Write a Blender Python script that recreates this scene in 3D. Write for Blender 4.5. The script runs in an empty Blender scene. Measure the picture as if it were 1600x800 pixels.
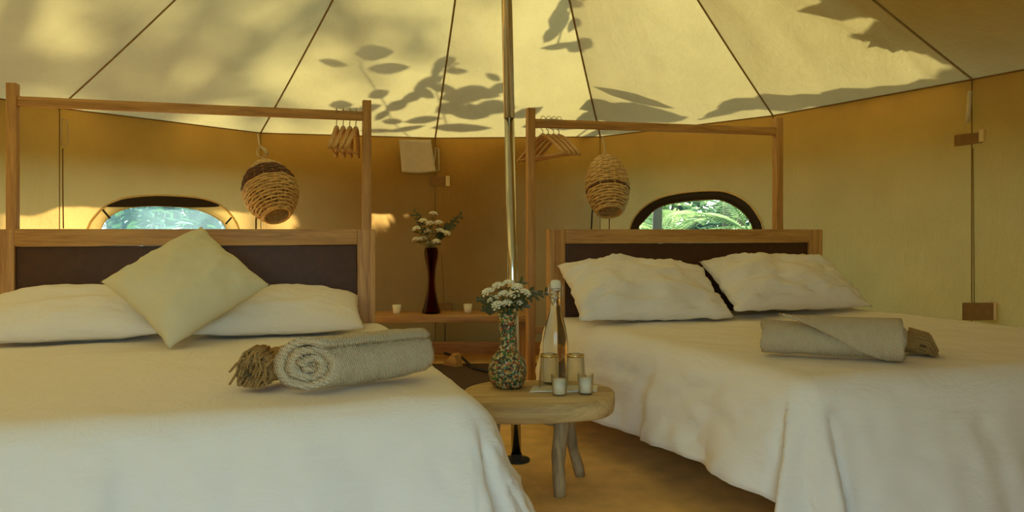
import bpy, bmesh, math, random
from mathutils import Vector, Matrix, noise
from mathutils.geometry import delaunay_2d_cdt, intersect_ray_tri

scene = bpy.context.scene
COL = scene.collection
rnd = random.Random(11)
PI = math.pi

# ------------------------------------------------------------------ camera
CAM_H = 0.95
F = 1200.0            # focal length in pixels of the 1600 x 800 frame
HOR = 360.0           # pixel row of the horizon
cam_data = bpy.data.cameras.new('camera')
cam_data.sensor_width = 36.0
cam_data.lens = 36.0 * F / 1600.0
cam_data.shift_y = -(400.0 - HOR) / 1600.0
cam_data.clip_start = 0.05
cam = bpy.data.objects.new('camera', cam_data)
COL.objects.link(cam)
cam.location = (0, 0, CAM_H)
cam.rotation_euler = (PI / 2, 0, 0)
scene.camera = cam

# ------------------------------------------------------------------ world, sun, exposure
SUN_EL = math.radians(50)
SUN_AZ = Vector((-0.62, 0.785)).normalized()          # horizontal direction towards the sun: behind the tent, to the left
S = Vector((SUN_AZ.x * math.cos(SUN_EL), SUN_AZ.y * math.cos(SUN_EL), math.sin(SUN_EL)))
world = bpy.data.worlds.new('sky')
scene.world = world
world.use_nodes = True
wn = world.node_tree
for n in list(wn.nodes): wn.nodes.remove(n)
sky = wn.nodes.new('ShaderNodeTexSky')
sky.sky_type = 'NISHITA'
sky.sun_disc = False
sky.sun_elevation = SUN_EL
sky.sun_rotation = math.atan2(SUN_AZ.x, SUN_AZ.y)
bg = wn.nodes.new('ShaderNodeBackground')
bg.inputs['Strength'].default_value = 0.235
wo = wn.nodes.new('ShaderNodeOutputWorld')
wb = wn.nodes.new('ShaderNodeMix')              # the warm white balance of the photograph, over the whole sky
wb.data_type = 'RGBA'; wb.blend_type = 'MULTIPLY'
wb.inputs[0].default_value = 1.0
wb.inputs[7].default_value = (0.74, 0.95, 0.98, 1)
wn.links.new(sky.outputs[0], wb.inputs[6])
wn.links.new(wb.outputs[2], bg.inputs[0])
wn.links.new(bg.outputs[0], wo.inputs[0])
sun_data = bpy.data.lights.new('sun', 'SUN')
sun_data.energy = 5.0
sun_data.angle = math.radians(1.5)
sun_data.color = (1.0, 0.93, 0.78)
sun = bpy.data.objects.new('sun', sun_data)
COL.objects.link(sun)
sun.location = S * 20
sun.rotation_euler = (-S).to_track_quat('-Z', 'Y').to_euler()
vs = scene.view_settings
scene.display_settings.display_device = 'sRGB'
vs.view_transform = 'Standard'
vs.look = 'None'
vs.gamma = 1.0
vs.exposure = 1.98
vs.use_curve_mapping = False
cy = scene.cycles
cy.use_denoising = True
cy.max_bounces = 10
cy.diffuse_bounces = 6
cy.glossy_bounces = 4
cy.transmission_bounces = 8
cy.transparent_max_bounces = 12
cy.caustics_reflective = False
cy.caustics_refractive = False

# ------------------------------------------------------------------ materials
def new_mat(name):
    m = bpy.data.materials.new(name)
    m.use_nodes = True
    nt = m.node_tree
    for n in list(nt.nodes): nt.nodes.remove(n)
    out = nt.nodes.new('ShaderNodeOutputMaterial')
    return m, nt, out

def N(nt, t, **kw):
    n = nt.nodes.new(t)
    for k, v in kw.items():
        if k in n.inputs: n.inputs[k].default_value = v
        else: setattr(n, k, v)
    return n

def coords(nt, scale=(1, 1, 1), rot=(0, 0, 0)):
    tc = N(nt, 'ShaderNodeTexCoord')
    mp = N(nt, 'ShaderNodeMapping')
    mp.inputs['Scale'].default_value = scale
    mp.inputs['Rotation'].default_value = rot
    nt.links.new(tc.outputs['Object'], mp.inputs['Vector'])
    return mp.outputs['Vector']

def ramp(nt, fac, stops):
    r = N(nt, 'ShaderNodeValToRGB')
    els = r.color_ramp.elements
    while len(els) < len(stops): els.new(0.5)
    for e, (p, c) in zip(els, stops):
        e.position = p
        e.color = (*c, 1)
    nt.links.new(fac, r.inputs[0])
    return r.outputs[0]

def tint(c, k): return tuple(min(1, x * k) for x in c)

def plain(name, col, rough=0.6, metal=0.0, var=0.12, vscale=30, bump=0.0, bscale=200, spec=0.4, sheen=0.0):
    m, nt, out = new_mat(name)
    p = N(nt, 'ShaderNodeBsdfPrincipled', Roughness=rough, Metallic=metal)
    p.inputs['Specular IOR Level'].default_value = spec
    p.inputs['Sheen Weight'].default_value = sheen
    v = coords(nt)
    t = N(nt, 'ShaderNodeTexNoise', Scale=vscale, Detail=4.0)
    nt.links.new(v, t.inputs['Vector'])
    c = ramp(nt, t.outputs[0], [(0.3, tint(col, 1 - var)), (0.7, tint(col, 1 + var))])
    nt.links.new(c, p.inputs['Base Color'])
    if bump:
        b = N(nt, 'ShaderNodeTexNoise', Scale=bscale, Detail=3.0)
        nt.links.new(v, b.inputs['Vector'])
        bp = N(nt, 'ShaderNodeBump', Strength=bump, Distance=0.004)
        nt.links.new(b.outputs[0], bp.inputs['Height'])
        nt.links.new(bp.outputs[0], p.inputs['Normal'])
    nt.links.new(p.outputs[0], out.inputs[0])
    return m

def canvas_mat(name, refl, trans):
    """Cotton canvas: reflects diffusely and lets warm light through."""
    m, nt, out = new_mat(name)
    v = coords(nt)
    t = N(nt, 'ShaderNodeTexNoise', Scale=3.0, Detail=6.0, Roughness=0.65)
    nt.links.new(v, t.inputs['Vector'])
    w = N(nt, 'ShaderNodeTexNoise', Scale=26.0, Detail=5.0, Roughness=0.7)
    v2 = coords(nt, (1.0, 1.0, 0.35))
    nt.links.new(v2, w.inputs['Vector'])
    bp = N(nt, 'ShaderNodeBump', Strength=0.32, Distance=0.02)
    nt.links.new(w.outputs[0], bp.inputs['Height'])
    d = N(nt, 'ShaderNodeBsdfDiffuse')
    tr = N(nt, 'ShaderNodeBsdfTranslucent')
    nt.links.new(ramp(nt, t.outputs[0], [(0.3, tint(refl, 0.92)), (0.7, tint(refl, 1.06))]), d.inputs[0])
    nt.links.new(ramp(nt, t.outputs[0], [(0.3, tint(trans, 0.92)), (0.7, tint(trans, 1.06))]), tr.inputs[0])
    nt.links.new(bp.outputs[0], d.inputs['Normal'])
    nt.links.new(bp.outputs[0], tr.inputs['Normal'])
    a = N(nt, 'ShaderNodeAddShader')
    nt.links.new(d.outputs[0], a.inputs[0])
    nt.links.new(tr.outputs[0], a.inputs[1])
    nt.links.new(a.outputs[0], out.inputs[0])
    return m

def wood_mat(name, axis, dark, light, rough=0.5, scale=1.0):
    m, nt, out = new_mat(name)
    sc = {'x': (0.9, 14, 14), 'y': (14, 0.9, 14), 'z': (14, 14, 0.9)}[axis]
    v = coords(nt, tuple(s * scale for s in sc))
    t = N(nt, 'ShaderNodeTexNoise', Scale=1.6, Detail=7.0, Roughness=0.6, Distortion=1.6)
    nt.links.new(v, t.inputs['Vector'])
    v2 = coords(nt, tuple(s * 6 * scale for s in sc))
    t2 = N(nt, 'ShaderNodeTexNoise', Scale=2.0, Detail=3.0)
    nt.links.new(v2, t2.inputs['Vector'])
    mx = N(nt, 'ShaderNodeMath', operation='MULTIPLY_ADD')
    nt.links.new(t2.outputs[0], mx.inputs[0])
    mx.inputs[1].default_value = 0.35
    nt.links.new(t.outputs[0], mx.inputs[2])
    mid = tuple((a + b) / 2 for a, b in zip(dark, light))
    c = ramp(nt, mx.outputs[0], [(0.42, dark), (0.62, mid), (0.85, light)])
    p = N(nt, 'ShaderNodeBsdfPrincipled', Roughness=rough)
    nt.links.new(c, p.inputs['Base Color'])
    bp = N(nt, 'ShaderNodeBump', Strength=0.2, Distance=0.003)
    nt.links.new(mx.outputs[0], bp.inputs['Height'])
    nt.links.new(bp.outputs[0], p.inputs['Normal'])
    nt.links.new(p.outputs[0], out.inputs[0])
    return m

def glass_mat(name, col, rough=0.02):
    m, nt, out = new_mat(name)
    g = N(nt, 'ShaderNodeBsdfGlass', Roughness=rough, IOR=1.45)
    v = coords(nt)
    t = N(nt, 'ShaderNodeTexNoise', Scale=8.0)
    nt.links.new(v, t.inputs['Vector'])
    nt.links.new(ramp(nt, t.outputs[0], [(0.3, tint(col, 0.95)), (0.7, tint(col, 1.03))]), g.inputs[0])
    nt.links.new(g.outputs[0], out.inputs[0])
    return m

def thin_glass(name, col, rim):
    """Thin blown glass: light passes straight through, tinted, with a clear-coat reflection that grows at grazing angles."""
    m, nt, out = new_mat(name)
    t = N(nt, 'ShaderNodeBsdfTransparent')
    lw = N(nt, 'ShaderNodeLayerWeight', Blend=0.5)
    v = coords(nt)
    nz = N(nt, 'ShaderNodeTexNoise', Scale=8.0)
    nt.links.new(v, nz.inputs['Vector'])
    ad = N(nt, 'ShaderNodeMath', operation='MULTIPLY_ADD')
    nt.links.new(nz.outputs[0], ad.inputs[0]); ad.inputs[1].default_value = 0.08
    nt.links.new(lw.outputs['Facing'], ad.inputs[2])
    nt.links.new(ramp(nt, ad.outputs[0], [(0.35, col), (0.95, rim)]), t.inputs[0])
    g = N(nt, 'ShaderNodeBsdfGlossy', Roughness=0.06)
    fr = N(nt, 'ShaderNodeMath', operation='POWER')
    nt.links.new(lw.outputs['Facing'], fr.inputs[0]); fr.inputs[1].default_value = 3.0
    mx = N(nt, 'ShaderNodeMixShader')
    nt.links.new(fr.outputs[0], mx.inputs[0])
    nt.links.new(t.outputs[0], mx.inputs[1]); nt.links.new(g.outputs[0], mx.inputs[2])
    nt.links.new(mx.outputs[0], out.inputs[0])
    return m

def pane_mat(name, tr_col, haze_col, haze):
    """Window film or insect mesh: mostly see-through with a light haze of its own threads."""
    m, nt, out = new_mat(name)
    t = N(nt, 'ShaderNodeBsdfTransparent')
    t.inputs[0].default_value = (*tr_col, 1)
    tr = N(nt, 'ShaderNodeBsdfTranslucent')
    v = coords(nt)
    nz = N(nt, 'ShaderNodeTexNoise', Scale=14.0, Detail=4.0)
    nt.links.new(v, nz.inputs['Vector'])
    nt.links.new(ramp(nt, nz.outputs[0], [(0.3, tint(haze_col, 0.8)), (0.7, tint(haze_col, 1.1))]), tr.inputs[0])
    mx = N(nt, 'ShaderNodeMixShader')
    mx.inputs[0].default_value = haze
    nt.links.new(t.outputs[0], mx.inputs[1])
    nt.links.new(tr.outputs[0], mx.inputs[2])
    nt.links.new(mx.outputs[0], out.inputs[0])
    return m

def weave_mat(name, col, scale=140, bump=0.5, rot=0.0, var=0.10, rough=0.9, crumple=0.0):
    """Textile with a waffle relief."""
    m, nt, out = new_mat(name)
    v = coords(nt, (1, 1, 1), (0.3, 0.2, rot))
    a = N(nt, 'ShaderNodeTexWave', Scale=scale, Distortion=1.2, bands_direction='X')
    b = N(nt, 'ShaderNodeTexWave', Scale=scale, Distortion=1.2, bands_direction='DIAGONAL')
    nt.links.new(v, a.inputs['Vector']); nt.links.new(v, b.inputs['Vector'])
    mu = N(nt, 'ShaderNodeMath', operation='MULTIPLY')
    nt.links.new(a.outputs['Fac'], mu.inputs[0]); nt.links.new(b.outputs['Fac'], mu.inputs[1])
    c = ramp(nt, mu.outputs[0], [(0.0, tint(col, 1 - var * 2)), (0.6, tint(col, 1 + var))])
    p = N(nt, 'ShaderNodeBsdfPrincipled', Roughness=rough)
    p.inputs['Specular IOR Level'].default_value = 0.1
    nt.links.new(c, p.inputs['Base Color'])
    bp = N(nt, 'ShaderNodeBump', Strength=bump, Distance=0.004)
    nt.links.new(mu.outputs[0], bp.inputs['Height'])
    if crumple:
        cn = N(nt, 'ShaderNodeTexNoise', Scale=9.0, Detail=5.0, Roughness=0.6, Distortion=0.8)
        nt.links.new(coords(nt, (1.0, 0.7, 2.2)), cn.inputs['Vector'])
        b2 = N(nt, 'ShaderNodeBump', Strength=crumple, Distance=0.02)
        nt.links.new(cn.outputs[0], b2.inputs['Height'])
        nt.links.new(b2.outputs[0], bp.inputs['Normal'])
    nt.links.new(bp.outputs[0], p.inputs['Normal'])
    nt.links.new(p.outputs[0], out.inputs[0])
    return m

def leaf_mat(name, col):
    m, nt, out = new_mat(name)
    d = N(nt, 'ShaderNodeBsdfDiffuse')
    t = N(nt, 'ShaderNodeBsdfTranslucent')
    v = coords(nt)
    nz = N(nt, 'ShaderNodeTexNoise', Scale=5.0, Detail=4.0)
    nt.links.new(v, nz.inputs['Vector'])
    c = ramp(nt, nz.outputs[0], [(0.3, tint(col, 0.6)), (0.7, tint(col, 1.35))])
    nt.links.new(c, d.inputs[0]); nt.links.new(c, t.inputs[0])
    g = N(nt, 'ShaderNodeBsdfGlossy', Roughness=0.35)
    mx = N(nt, 'ShaderNodeMixShader'); mx.inputs[0].default_value = 0.45
    nt.links.new(d.outputs[0], mx.inputs[1]); nt.links.new(t.outputs[0], mx.inputs[2])
    m2 = N(nt, 'ShaderNodeMixShader'); m2.inputs[0].default_value = 0.04
    nt.links.new(mx.outputs[0], m2.inputs[1]); nt.links.new(g.outputs[0], m2.inputs[2])
    nt.links.new(m2.outputs[0], out.inputs[0])
    return m

def mosaic_mat(name):
    m, nt, out = new_mat(name)
    v = coords(nt)
    vo = N(nt, 'ShaderNodeTexVoronoi', Scale=140.0)
    nt.links.new(v, vo.inputs['Vector'])
    wn_ = N(nt, 'ShaderNodeTexWhiteNoise')
    nt.links.new(vo.outputs['Color'], wn_.inputs['Vector'])
    c = ramp(nt, wn_.outputs['Value'], [(0.0, (0.04, 0.035, 0.02)), (0.28, (0.42, 0.10, 0.03)), (0.38, (0.50, 0.40, 0.18)),
                                        (0.52, (0.05, 0.17, 0.06)), (0.70, (0.13, 0.10, 0.04)), (0.78, (0.45, 0.25, 0.05)), (0.92, (0.50, 0.42, 0.24))])
    c.node.color_ramp.interpolation = 'CONSTANT'
    p = N(nt, 'ShaderNodeBsdfPrincipled', Roughness=0.18)
    nt.links.new(c, p.inputs['Base Color'])
    bp = N(nt, 'ShaderNodeBump', Strength=0.8, Distance=0.004, invert=True)
    nt.links.new(vo.outputs['Distance'], bp.inputs['Height'])
    nt.links.new(bp.outputs[0], p.inputs['Normal'])
    nt.links.new(p.outputs[0], out.inputs[0])
    return m

M = {}
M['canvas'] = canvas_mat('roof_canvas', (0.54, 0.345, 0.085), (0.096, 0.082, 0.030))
M['wall'] = canvas_mat('shaded_wall_canvas', (0.245, 0.088, 0.006), (0.31, 0.185, 0.050))  # roof's cloth; darker, browner reflectance puts the walls' shade into the colour
M['cream'] = canvas_mat('cream_canvas', (0.60, 0.47, 0.26), (0.38, 0.33, 0.18))
M['seam'] = plain('seam_tape', (0.16, 0.09, 0.03), 0.9)
M['flap'] = plain('canvas_flap', (0.25, 0.125, 0.035), 0.9)
M['roof_seam'] = plain('roof_seam_tape', (0.30, 0.19, 0.06), 0.9)
M['wall_seam'] = plain('wall_seam_tape', (0.23, 0.10, 0.012), 0.9)
M['dark_mesh_and_shade'] = plain('dark_mesh_and_shade', (0.035, 0.022, 0.014), 0.8)  # mesh border of the right window; also colours the left arch's painted shade
M['wood_x'] = wood_mat('teak_along', 'x', (0.28, 0.115, 0.03), (0.64, 0.35, 0.11))
M['wood_z'] = wood_mat('teak_upright', 'z', (0.28, 0.115, 0.03), (0.64, 0.35, 0.11))
M['log'] = wood_mat('log_wood', 'x', (0.33, 0.20, 0.065), (0.70, 0.49, 0.21), 0.65, 0.6)
M['log_z'] = wood_mat('log_leg', 'z', (0.14, 0.085, 0.035), (0.50, 0.36, 0.18), 0.7)
M['hanger'] = wood_mat('hanger_wood', 'x', (0.36, 0.15, 0.04), (0.66, 0.38, 0.14), 0.35)
M['leather'] = plain('brown_leather', (0.078, 0.027, 0.007), 0.45, bump=0.25, bscale=300)
M['sheet'] = weave_mat('white_cotton', (0.89, 0.82, 0.72), 260, 0.12, 0.1, 0.02, crumple=0.30)
M['pillow'] = weave_mat('pillow_cotton', (0.88, 0.81, 0.70), 240, 0.15, 0.4, 0.02, crumple=0.45)
M['linen'] = weave_mat('cushion_linen', (0.74, 0.68, 0.46), 200, 0.3, 0.2, 0.05)
M['towel'] = weave_mat('waffle_towel', (0.76, 0.62, 0.42), 62, 1.0, 0.5, 0.12)
M['throw'] = weave_mat('brown_throw', (0.52, 0.31, 0.11), 90, 0.8, 0.3, 0.12)
M['wicker'] = plain('pale_wicker', (0.62, 0.41, 0.18), 0.5, var=0.3, vscale=40)
M['wicker_dark'] = plain('dark_wicker', (0.13, 0.05, 0.02), 0.5, var=0.3, vscale=40)
M['chrome'] = plain('polished_steel', (0.62, 0.56, 0.46), 0.16, 1.0, 0.05)
M['steel'] = plain('hook_steel', (0.55, 0.5, 0.42), 0.3, 1.0, 0.05)
M['rope'] = plain('cream_strap', (0.62, 0.50, 0.33), 0.9, bump=0.3)
M['paper'] = plain('cream_cloth', (0.66, 0.52, 0.37), 0.9, var=0.05, bump=0.2)
M['amber'] = thin_glass('amber_glass', (0.60, 0.36, 0.14), (0.30, 0.13, 0.04))
M['glass'] = thin_glass('clear_glass', (0.98, 0.98, 0.96), (0.88, 0.87, 0.80))
M['candle_glass'] = thin_glass('candle_glass', (0.99, 0.99, 0.98), (0.96, 0.96, 0.93))
M['bottle'] = glass_mat('water_filled_glass', (0.97, 0.97, 0.93), 0.0)
M['mosaic'] = mosaic_mat('pebble_mosaic')
M['wax'] = plain('candle_wax', (0.95, 0.87, 0.64), 0.4, var=0.03)
M['gold'] = plain('gold_rim', (0.75, 0.55, 0.22), 0.25, 1.0, 0.05)
M['napkin'] = plain('white_napkin', (0.78, 0.74, 0.62), 0.9, var=0.03)
M['petal'] = plain('white_petals', (0.86, 0.80, 0.60), 0.8, var=0.15, vscale=90)
M['stem'] = plain('green_stem', (0.10, 0.13, 0.04), 0.7)
M['leaf'] = leaf_mat('dark_leaf', (0.105, 0.105, 0.03))
M['jungle'] = leaf_mat('jungle_leaf', (0.11, 0.20, 0.055))
M['palm'] = leaf_mat('palm_leaf', (0.46, 0.60, 0.24))
M['bark'] = plain('bark', (0.20, 0.14, 0.08), 0.9, bump=0.6, bscale=40)
M['black'] = plain('black_rubber', (0.02, 0.016, 0.012), 0.6)
M['mat'] = plain('floor_mat', (0.85, 0.53, 0.165), 0.9, var=0.14, vscale=9, bump=0.5, bscale=160)
M['rug'] = plain('dark_rug', (0.085, 0.045, 0.018), 0.95, var=0.2, vscale=60, bump=0.5)
M['soil'] = plain('ground_soil', (0.10, 0.135, 0.085), 1.0, var=0.4, vscale=1.2)
M['film'] = pane_mat('window_film', (0.50, 0.76, 0.76), (0.30, 0.46, 0.46), 0.30)
M['net'] = pane_mat('window_mesh', (0.86, 0.90, 0.88), (0.4, 0.45, 0.42), 0.10)

# ------------------------------------------------------------------ helpers
def tag(o, label, cat=None, group=None, kind=None):
    o['label'] = label
    if cat: o['category'] = cat
    if group: o['group'] = group
    if kind: o['kind'] = kind
    return o

def root(name, loc, label, cat=None, rz=0.0, group=None, kind=None):
    o = bpy.data.objects.new(name, None)
    COL.objects.link(o)
    o.empty_display_size = 0.1
    o.location = loc
    o.rotation_euler = (0, 0, rz)
    return tag(o, label, cat, group, kind)

def obj(name, bm, mat, parent=None, smooth=True, solid=0.0, subsurf=0):
    me = bpy.data.meshes.new(name)
    bmesh.ops.recalc_face_normals(bm, faces=bm.faces)
    bm.to_mesh(me)
    bm.free()
    for m in (mat if isinstance(mat, (list, tuple)) else [mat]): me.materials.append(m)
    if smooth:
        for p in me.polygons: p.use_smooth = True
    o = bpy.data.objects.new(name, me)
    COL.objects.link(o)
    if parent is not None: o.parent = parent
    if solid:
        s = o.modifiers.new('solid', 'SOLIDIFY'); s.thickness = solid; s.offset = 0
    if subsurf:
        s = o.modifiers.new('sub', 'SUBSURF'); s.levels = subsurf; s.render_levels = subsurf
    return o

def dup(r, loc=None, rz=None, label=None):
    c = r.copy(); COL.objects.link(c)
    if loc is not None: c.location = loc
    if rz is not None: c.rotation_euler = (0, 0, rz)
    if label: c['label'] = label
    for ch in list(r.children):
        d = ch.copy(); COL.objects.link(d); d.parent = c
        for g in list(ch.children):
            e = g.copy(); COL.objects.link(e); e.parent = d
    return c

def P(px, py, d):
    """World point seen at pixel (px, py) of the photograph, at depth d."""
    return Vector(((px - 800.0) / F * d, d, CAM_H + (HOR - py) / F * d))

def box(bm, x0, x1, y0, y1, z0, z1, bev=0.004):
    vs_ = [bm.verts.new((x, y, z)) for x in (x0, x1) for y in (y0, y1) for z in (z0, z1)]
    f = [(0, 1, 3, 2), (4, 6, 7, 5), (0, 4, 5, 1), (2, 3, 7, 6), (0, 2, 6, 4), (1, 5, 7, 3)]
    fs = [bm.faces.new([vs_[i] for i in q]) for q in f]
    if bev:
        es = set(e for fc in fs for e in fc.edges)
        bmesh.ops.bevel(bm, geom=list(es), offset=bev, segments=2, affect='EDGES', profile=0.7)
    return bm

def B(*a, **k): return box(bmesh.new(), *a, **k)

def frame_of(t):
    t = t.normalized()
    up = Vector((0, 0, 1)) if abs(t.z) < 0.95 else Vector((1, 0, 0))
    a = t.cross(up).normalized()
    return a, a.cross(t).normalized()

def tube(bm, pts, r, seg=8, cap=True, flat=1.0):
    pts = [Vector(p) for p in pts]
    n = len(pts)
    rr = r if isinstance(r, (list, tuple)) else [r] * n
    rings = []
    a0 = None
    for i, p in enumerate(pts):
        t = (pts[min(i + 1, n - 1)] - pts[max(i - 1, 0)])
        if t.length < 1e-9: t = Vector((0, 0, 1))
        t.normalize()
        if a0 is None: a, b = frame_of(t)
        else:
            a = (a0 - t * a0.dot(t))
            if a.length < 1e-6: a, b = frame_of(t)
            a.normalize(); b = a.cross(t)
        a0 = a
        rings.append([bm.verts.new(p + (a * math.cos(2 * PI * k / seg) + b * math.sin(2 * PI * k / seg) * flat) * rr[i]) for k in range(seg)])
    for i in range(n - 1):
        for k in range(seg):
            bm.faces.new((rings[i][k], rings[i][(k + 1) % seg], rings[i + 1][(k + 1) % seg], rings[i + 1][k]))
    if cap:
        bm.faces.new(rings[0][::-1]); bm.faces.new(rings[-1])
    return bm

def lathe(bm, prof, seg=28, M4=None, cap0=False, cap1=False):
    rings = []
    for r, z in prof:
        ring = []
        for k in range(seg):
            v = Vector((r * math.cos(2 * PI * k / seg), r * math.sin(2 * PI * k / seg), z))
            ring.append(bm.verts.new(M4 @ v if M4 else v))
        rings.append(ring)
    for i in range(len(rings) - 1):
        for k in range(seg):
            bm.faces.new((rings[i][k], rings[i][(k + 1) % seg], rings[i + 1][(k + 1) % seg], rings[i + 1][k]))
    if cap0: bm.faces.new(rings[0][::-1])
    if cap1: bm.faces.new(rings[-1])
    return bm

def blob(bm, c, r, sub=1, sq=(1, 1, 1)):
    m = Matrix.Translation(c) @ Matrix.Diagonal((r * sq[0], r * sq[1], r * sq[2], 1))
    bmesh.ops.create_icosphere(bm, subdivisions=sub, radius=1.0, matrix=m)

def add_leaf(bm, base, d, nrm, L, W, bend=0.12):
    """A pointed oval leaf with a fold along its midrib."""
    d = d.normalized(); nrm = (nrm - d * nrm.dot(d))
    if nrm.length < 1e-4: nrm = frame_of(d)[0]
    nrm.normalize(); s = d.cross(nrm)
    mid, lf, rt = [], [], []
    for t, w in ((0, 0.0), (0.22, 0.72), (0.5, 1.0), (0.78, 0.66), (1, 0.0)):
        c = base + d * (L * t) - nrm * (bend * L * t * t)
        mid.append(bm.verts.new(c))
        if w: 
            lf.append(bm.verts.new(c + s * (W * 0.5 * w) + nrm * W * 0.08))
            rt.append(bm.verts.new(c - s * (W * 0.5 * w) + nrm * W * 0.08))
    for sd in (lf, rt):
        bm.faces.new((mid[0], mid[1], sd[0]))
        bm.faces.new((mid[1], mid[2], sd[1], sd[0]))
        bm.faces.new((mid[2], mid[3], sd[2], sd[1]))
        bm.faces.new((mid[3], mid[4], sd[2]))

def fbm(x, y, z=0.0, o=3):
    return noise.fractal(Vector((x, y, z)), 0.6, 2.0, o)

# ------------------------------------------------------------------ the tent
WALL_Z = 1.67
V = [Vector(p) for p in ((-1.10, -0.55), (-2.35, 0.55), (-2.95, 2.00), (-3.10, 3.50),
     (-2.655, 4.50), (-1.85, 5.65), (-0.596, 5.96), (0.676, 5.88), (1.632, 4.80), (2.19, 3.65),
     (2.72, 2.45), (2.35, 0.75), (0.95, -0.55))]
APEX = P(781, -525, 3.17)
APEX_XY = Vector((APEX.x, APEX.y))

def roof_pt(k, u, t):
    a, b = V[k], V[(k + 1) % len(V)]
    base = a.lerp(b, u)
    p = Vector((base.x, base.y, WALL_Z))
    q = p + (APEX - p) * t
    if t > 0:
        q.z -= 0.05 * 4 * t * (1 - t)
        q.z -= 0.055 * 4 * u * (1 - u) * math.sin(PI * min(1, t * 1.15)) * 0.9
        q.z += (0.016 * fbm(q.x * 2.2, q.y * 2.2, k) + 0.007 * fbm(q.x * 6 + q.y * 3, q.y * 6 - q.x * 2, k)) * min(1, t * 8) * math.sin(PI * u)
        if k == 8:         # taut folds that radiate from the corner of this panel
            ang = math.atan2(t * 2.2, (1.0 - u) * 1.3)
            rad = math.hypot(t * 2.2, (1.0 - u) * 1.3)
            q.z += 0.030 * math.sin(ang * 15 + 1.0) * math.exp(-rad * 1.1) * min(1, rad * 4) * min(1, t * 10) * min(1, (1 - u) * 8, u * 8)
    else:
        q.z -= 0.03 * (t / 0.13) ** 2
    return q

ceiling = root('ceiling', (APEX.x, APEX.y, 0), 'pale cream canvas tent roof of sewn panels rising to the pole', kind='structure')
OFF_C = Vector((APEX.x, APEX.y, 0))
EAVE = -0.108
for k in range(len(V)):
    bm = bmesh.new()
    ts = [EAVE, EAVE / 2, 0] + [i / 22 * 0.985 for i in range(1, 23)]
    nu = 30
    rows = [[bm.verts.new(roof_pt(k, i / nu, t) - OFF_C) for i in range(nu + 1)] for t in ts]
    for j in range(len(ts) - 1):
        for i in range(nu):
            bm.faces.new((rows[j][i], rows[j][i + 1], rows[j + 1][i + 1], rows[j + 1][i]))
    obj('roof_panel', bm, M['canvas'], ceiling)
for k in range(len(V)):
    bm = bmesh.new()
    ts = [EAVE * 0.6, 0] + [i / 24 * 0.985 for i in range(1, 25)]
    tube(bm, [roof_pt(k % len(V), 0, t) - OFF_C + Vector((0, 0, -0.004)) for t in ts], 0.0065, 6, flat=0.6)
    obj('seam', bm, M['roof_seam'], ceiling)

def ray(px, py): return Vector(((px - 800.0) / F, 1.0, (HOR - py) / F))

def wall_hit(px, py):
    d = ray(px, py)
    best = None
    for k in range(len(V) - 1):
        a, b = V[k], V[k + 1]
        e = b - a
        den = d.x * e.y - d.y * e.x
        if abs(den) < 1e-9: continue
        t = (a.x * e.y - a.y * e.x) / den
        s = (a.x * d.y - a.y * d.x) / den
        if t > 2.0 and -1e-6 <= s <= 1 + 1e-6 and (best is None or t < best[0]): best = (t, k, s)
    t, k, s = best
    e = V[k + 1] - V[k]
    nin = Vector((e.y, -e.x, 0)).normalized()
    c = APEX_XY - V[k]
    if nin.x * c.x + nin.y * c.y < 0: nin = -nin
    return Vector((0, 0, CAM_H)) + d * t, k, s * e.length, nin

def roof_hit(px, py):
    d = ray(px, py); o = Vector((0, 0, CAM_H)); best = None
    for k in range(len(V) - 1):
        a = Vector((V[k].x, V[k].y, WALL_Z)); b = Vector((V[k + 1].x, V[k + 1].y, WALL_Z))
        h = intersect_ray_tri(a, b, APEX, d, o, True)
        if h and h.y > 1 and (best is None or h.y > best.y): best = h
    if best is None:                    # just below the eave line: follow the roof plane outwards
        k = wall_hit(px, py)[1]
        a = Vector((V[k].x, V[k].y, WALL_Z)); b = Vector((V[k + 1].x, V[k + 1].y, WALL_Z))
        best = intersect_ray_tri(a, b, APEX, d, o, False)
        if best is None: best = wall_hit(px, py)[0]
    return best

# window outlines (outer edge of the surround, inner edge of the pane)
WIN1_OUT = [(136, 356), (150, 335), (167, 320), (195, 309), (240, 305), (290, 307), (330, 314), (355, 330), (372, 356), (374, 385), (366, 410), (148, 412), (134, 388)]
WIN1_IN = [(157, 356), (172, 337), (200, 325), (240, 322), (295, 325), (325, 334), (345, 346), (352, 356), (354, 380), (346, 398), (168, 400), (155, 382)]
WIN2_OUT = [(985, 357), (1000, 330), (1030, 310), (1070, 301), (1110, 298), (1140, 301), (1170, 317), (1190, 345), (1194, 360), (1194, 395), (1185, 410), (993, 408), (984, 392)]
WIN2_IN = [(998, 357), (1007, 345), (1030, 324), (1070, 315), (1120, 312), (1145, 320), (1165, 335), (1177, 356), (1178, 385), (1172, 396), (1004, 394), (998, 384)]

def smooth_loop(pts, n=6):
    out = []
    m = len(pts)
    for i in range(m):
        p0, p1, p2, p3 = (Vector(pts[(i + j - 1) % m]) for j in range(4))
        for q in range(n):
            t = q / n
            out.append(0.5 * ((2 * p1) + (p2 - p0) * t + (2 * p0 - 5 * p1 + 4 * p2 - p3) * t * t + (3 * p1 - p0 - 3 * p2 + p3) * t ** 3))
    return out

def win_sz(pts):
    """Outline in pixels -> outline on its wall panel: metres along the panel and height."""
    res, ks = [], None
    for p in pts:
        h, k, s, _n = wall_hit(p[0], p[1])
        res.append(Vector((s, h.z))); ks = k
    return res, ks

HOLES = {}
for outp in (WIN1_OUT, WIN2_OUT):
    sz, k = win_sz(outp)
    HOLES[k] = smooth_loop(sz)

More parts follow.
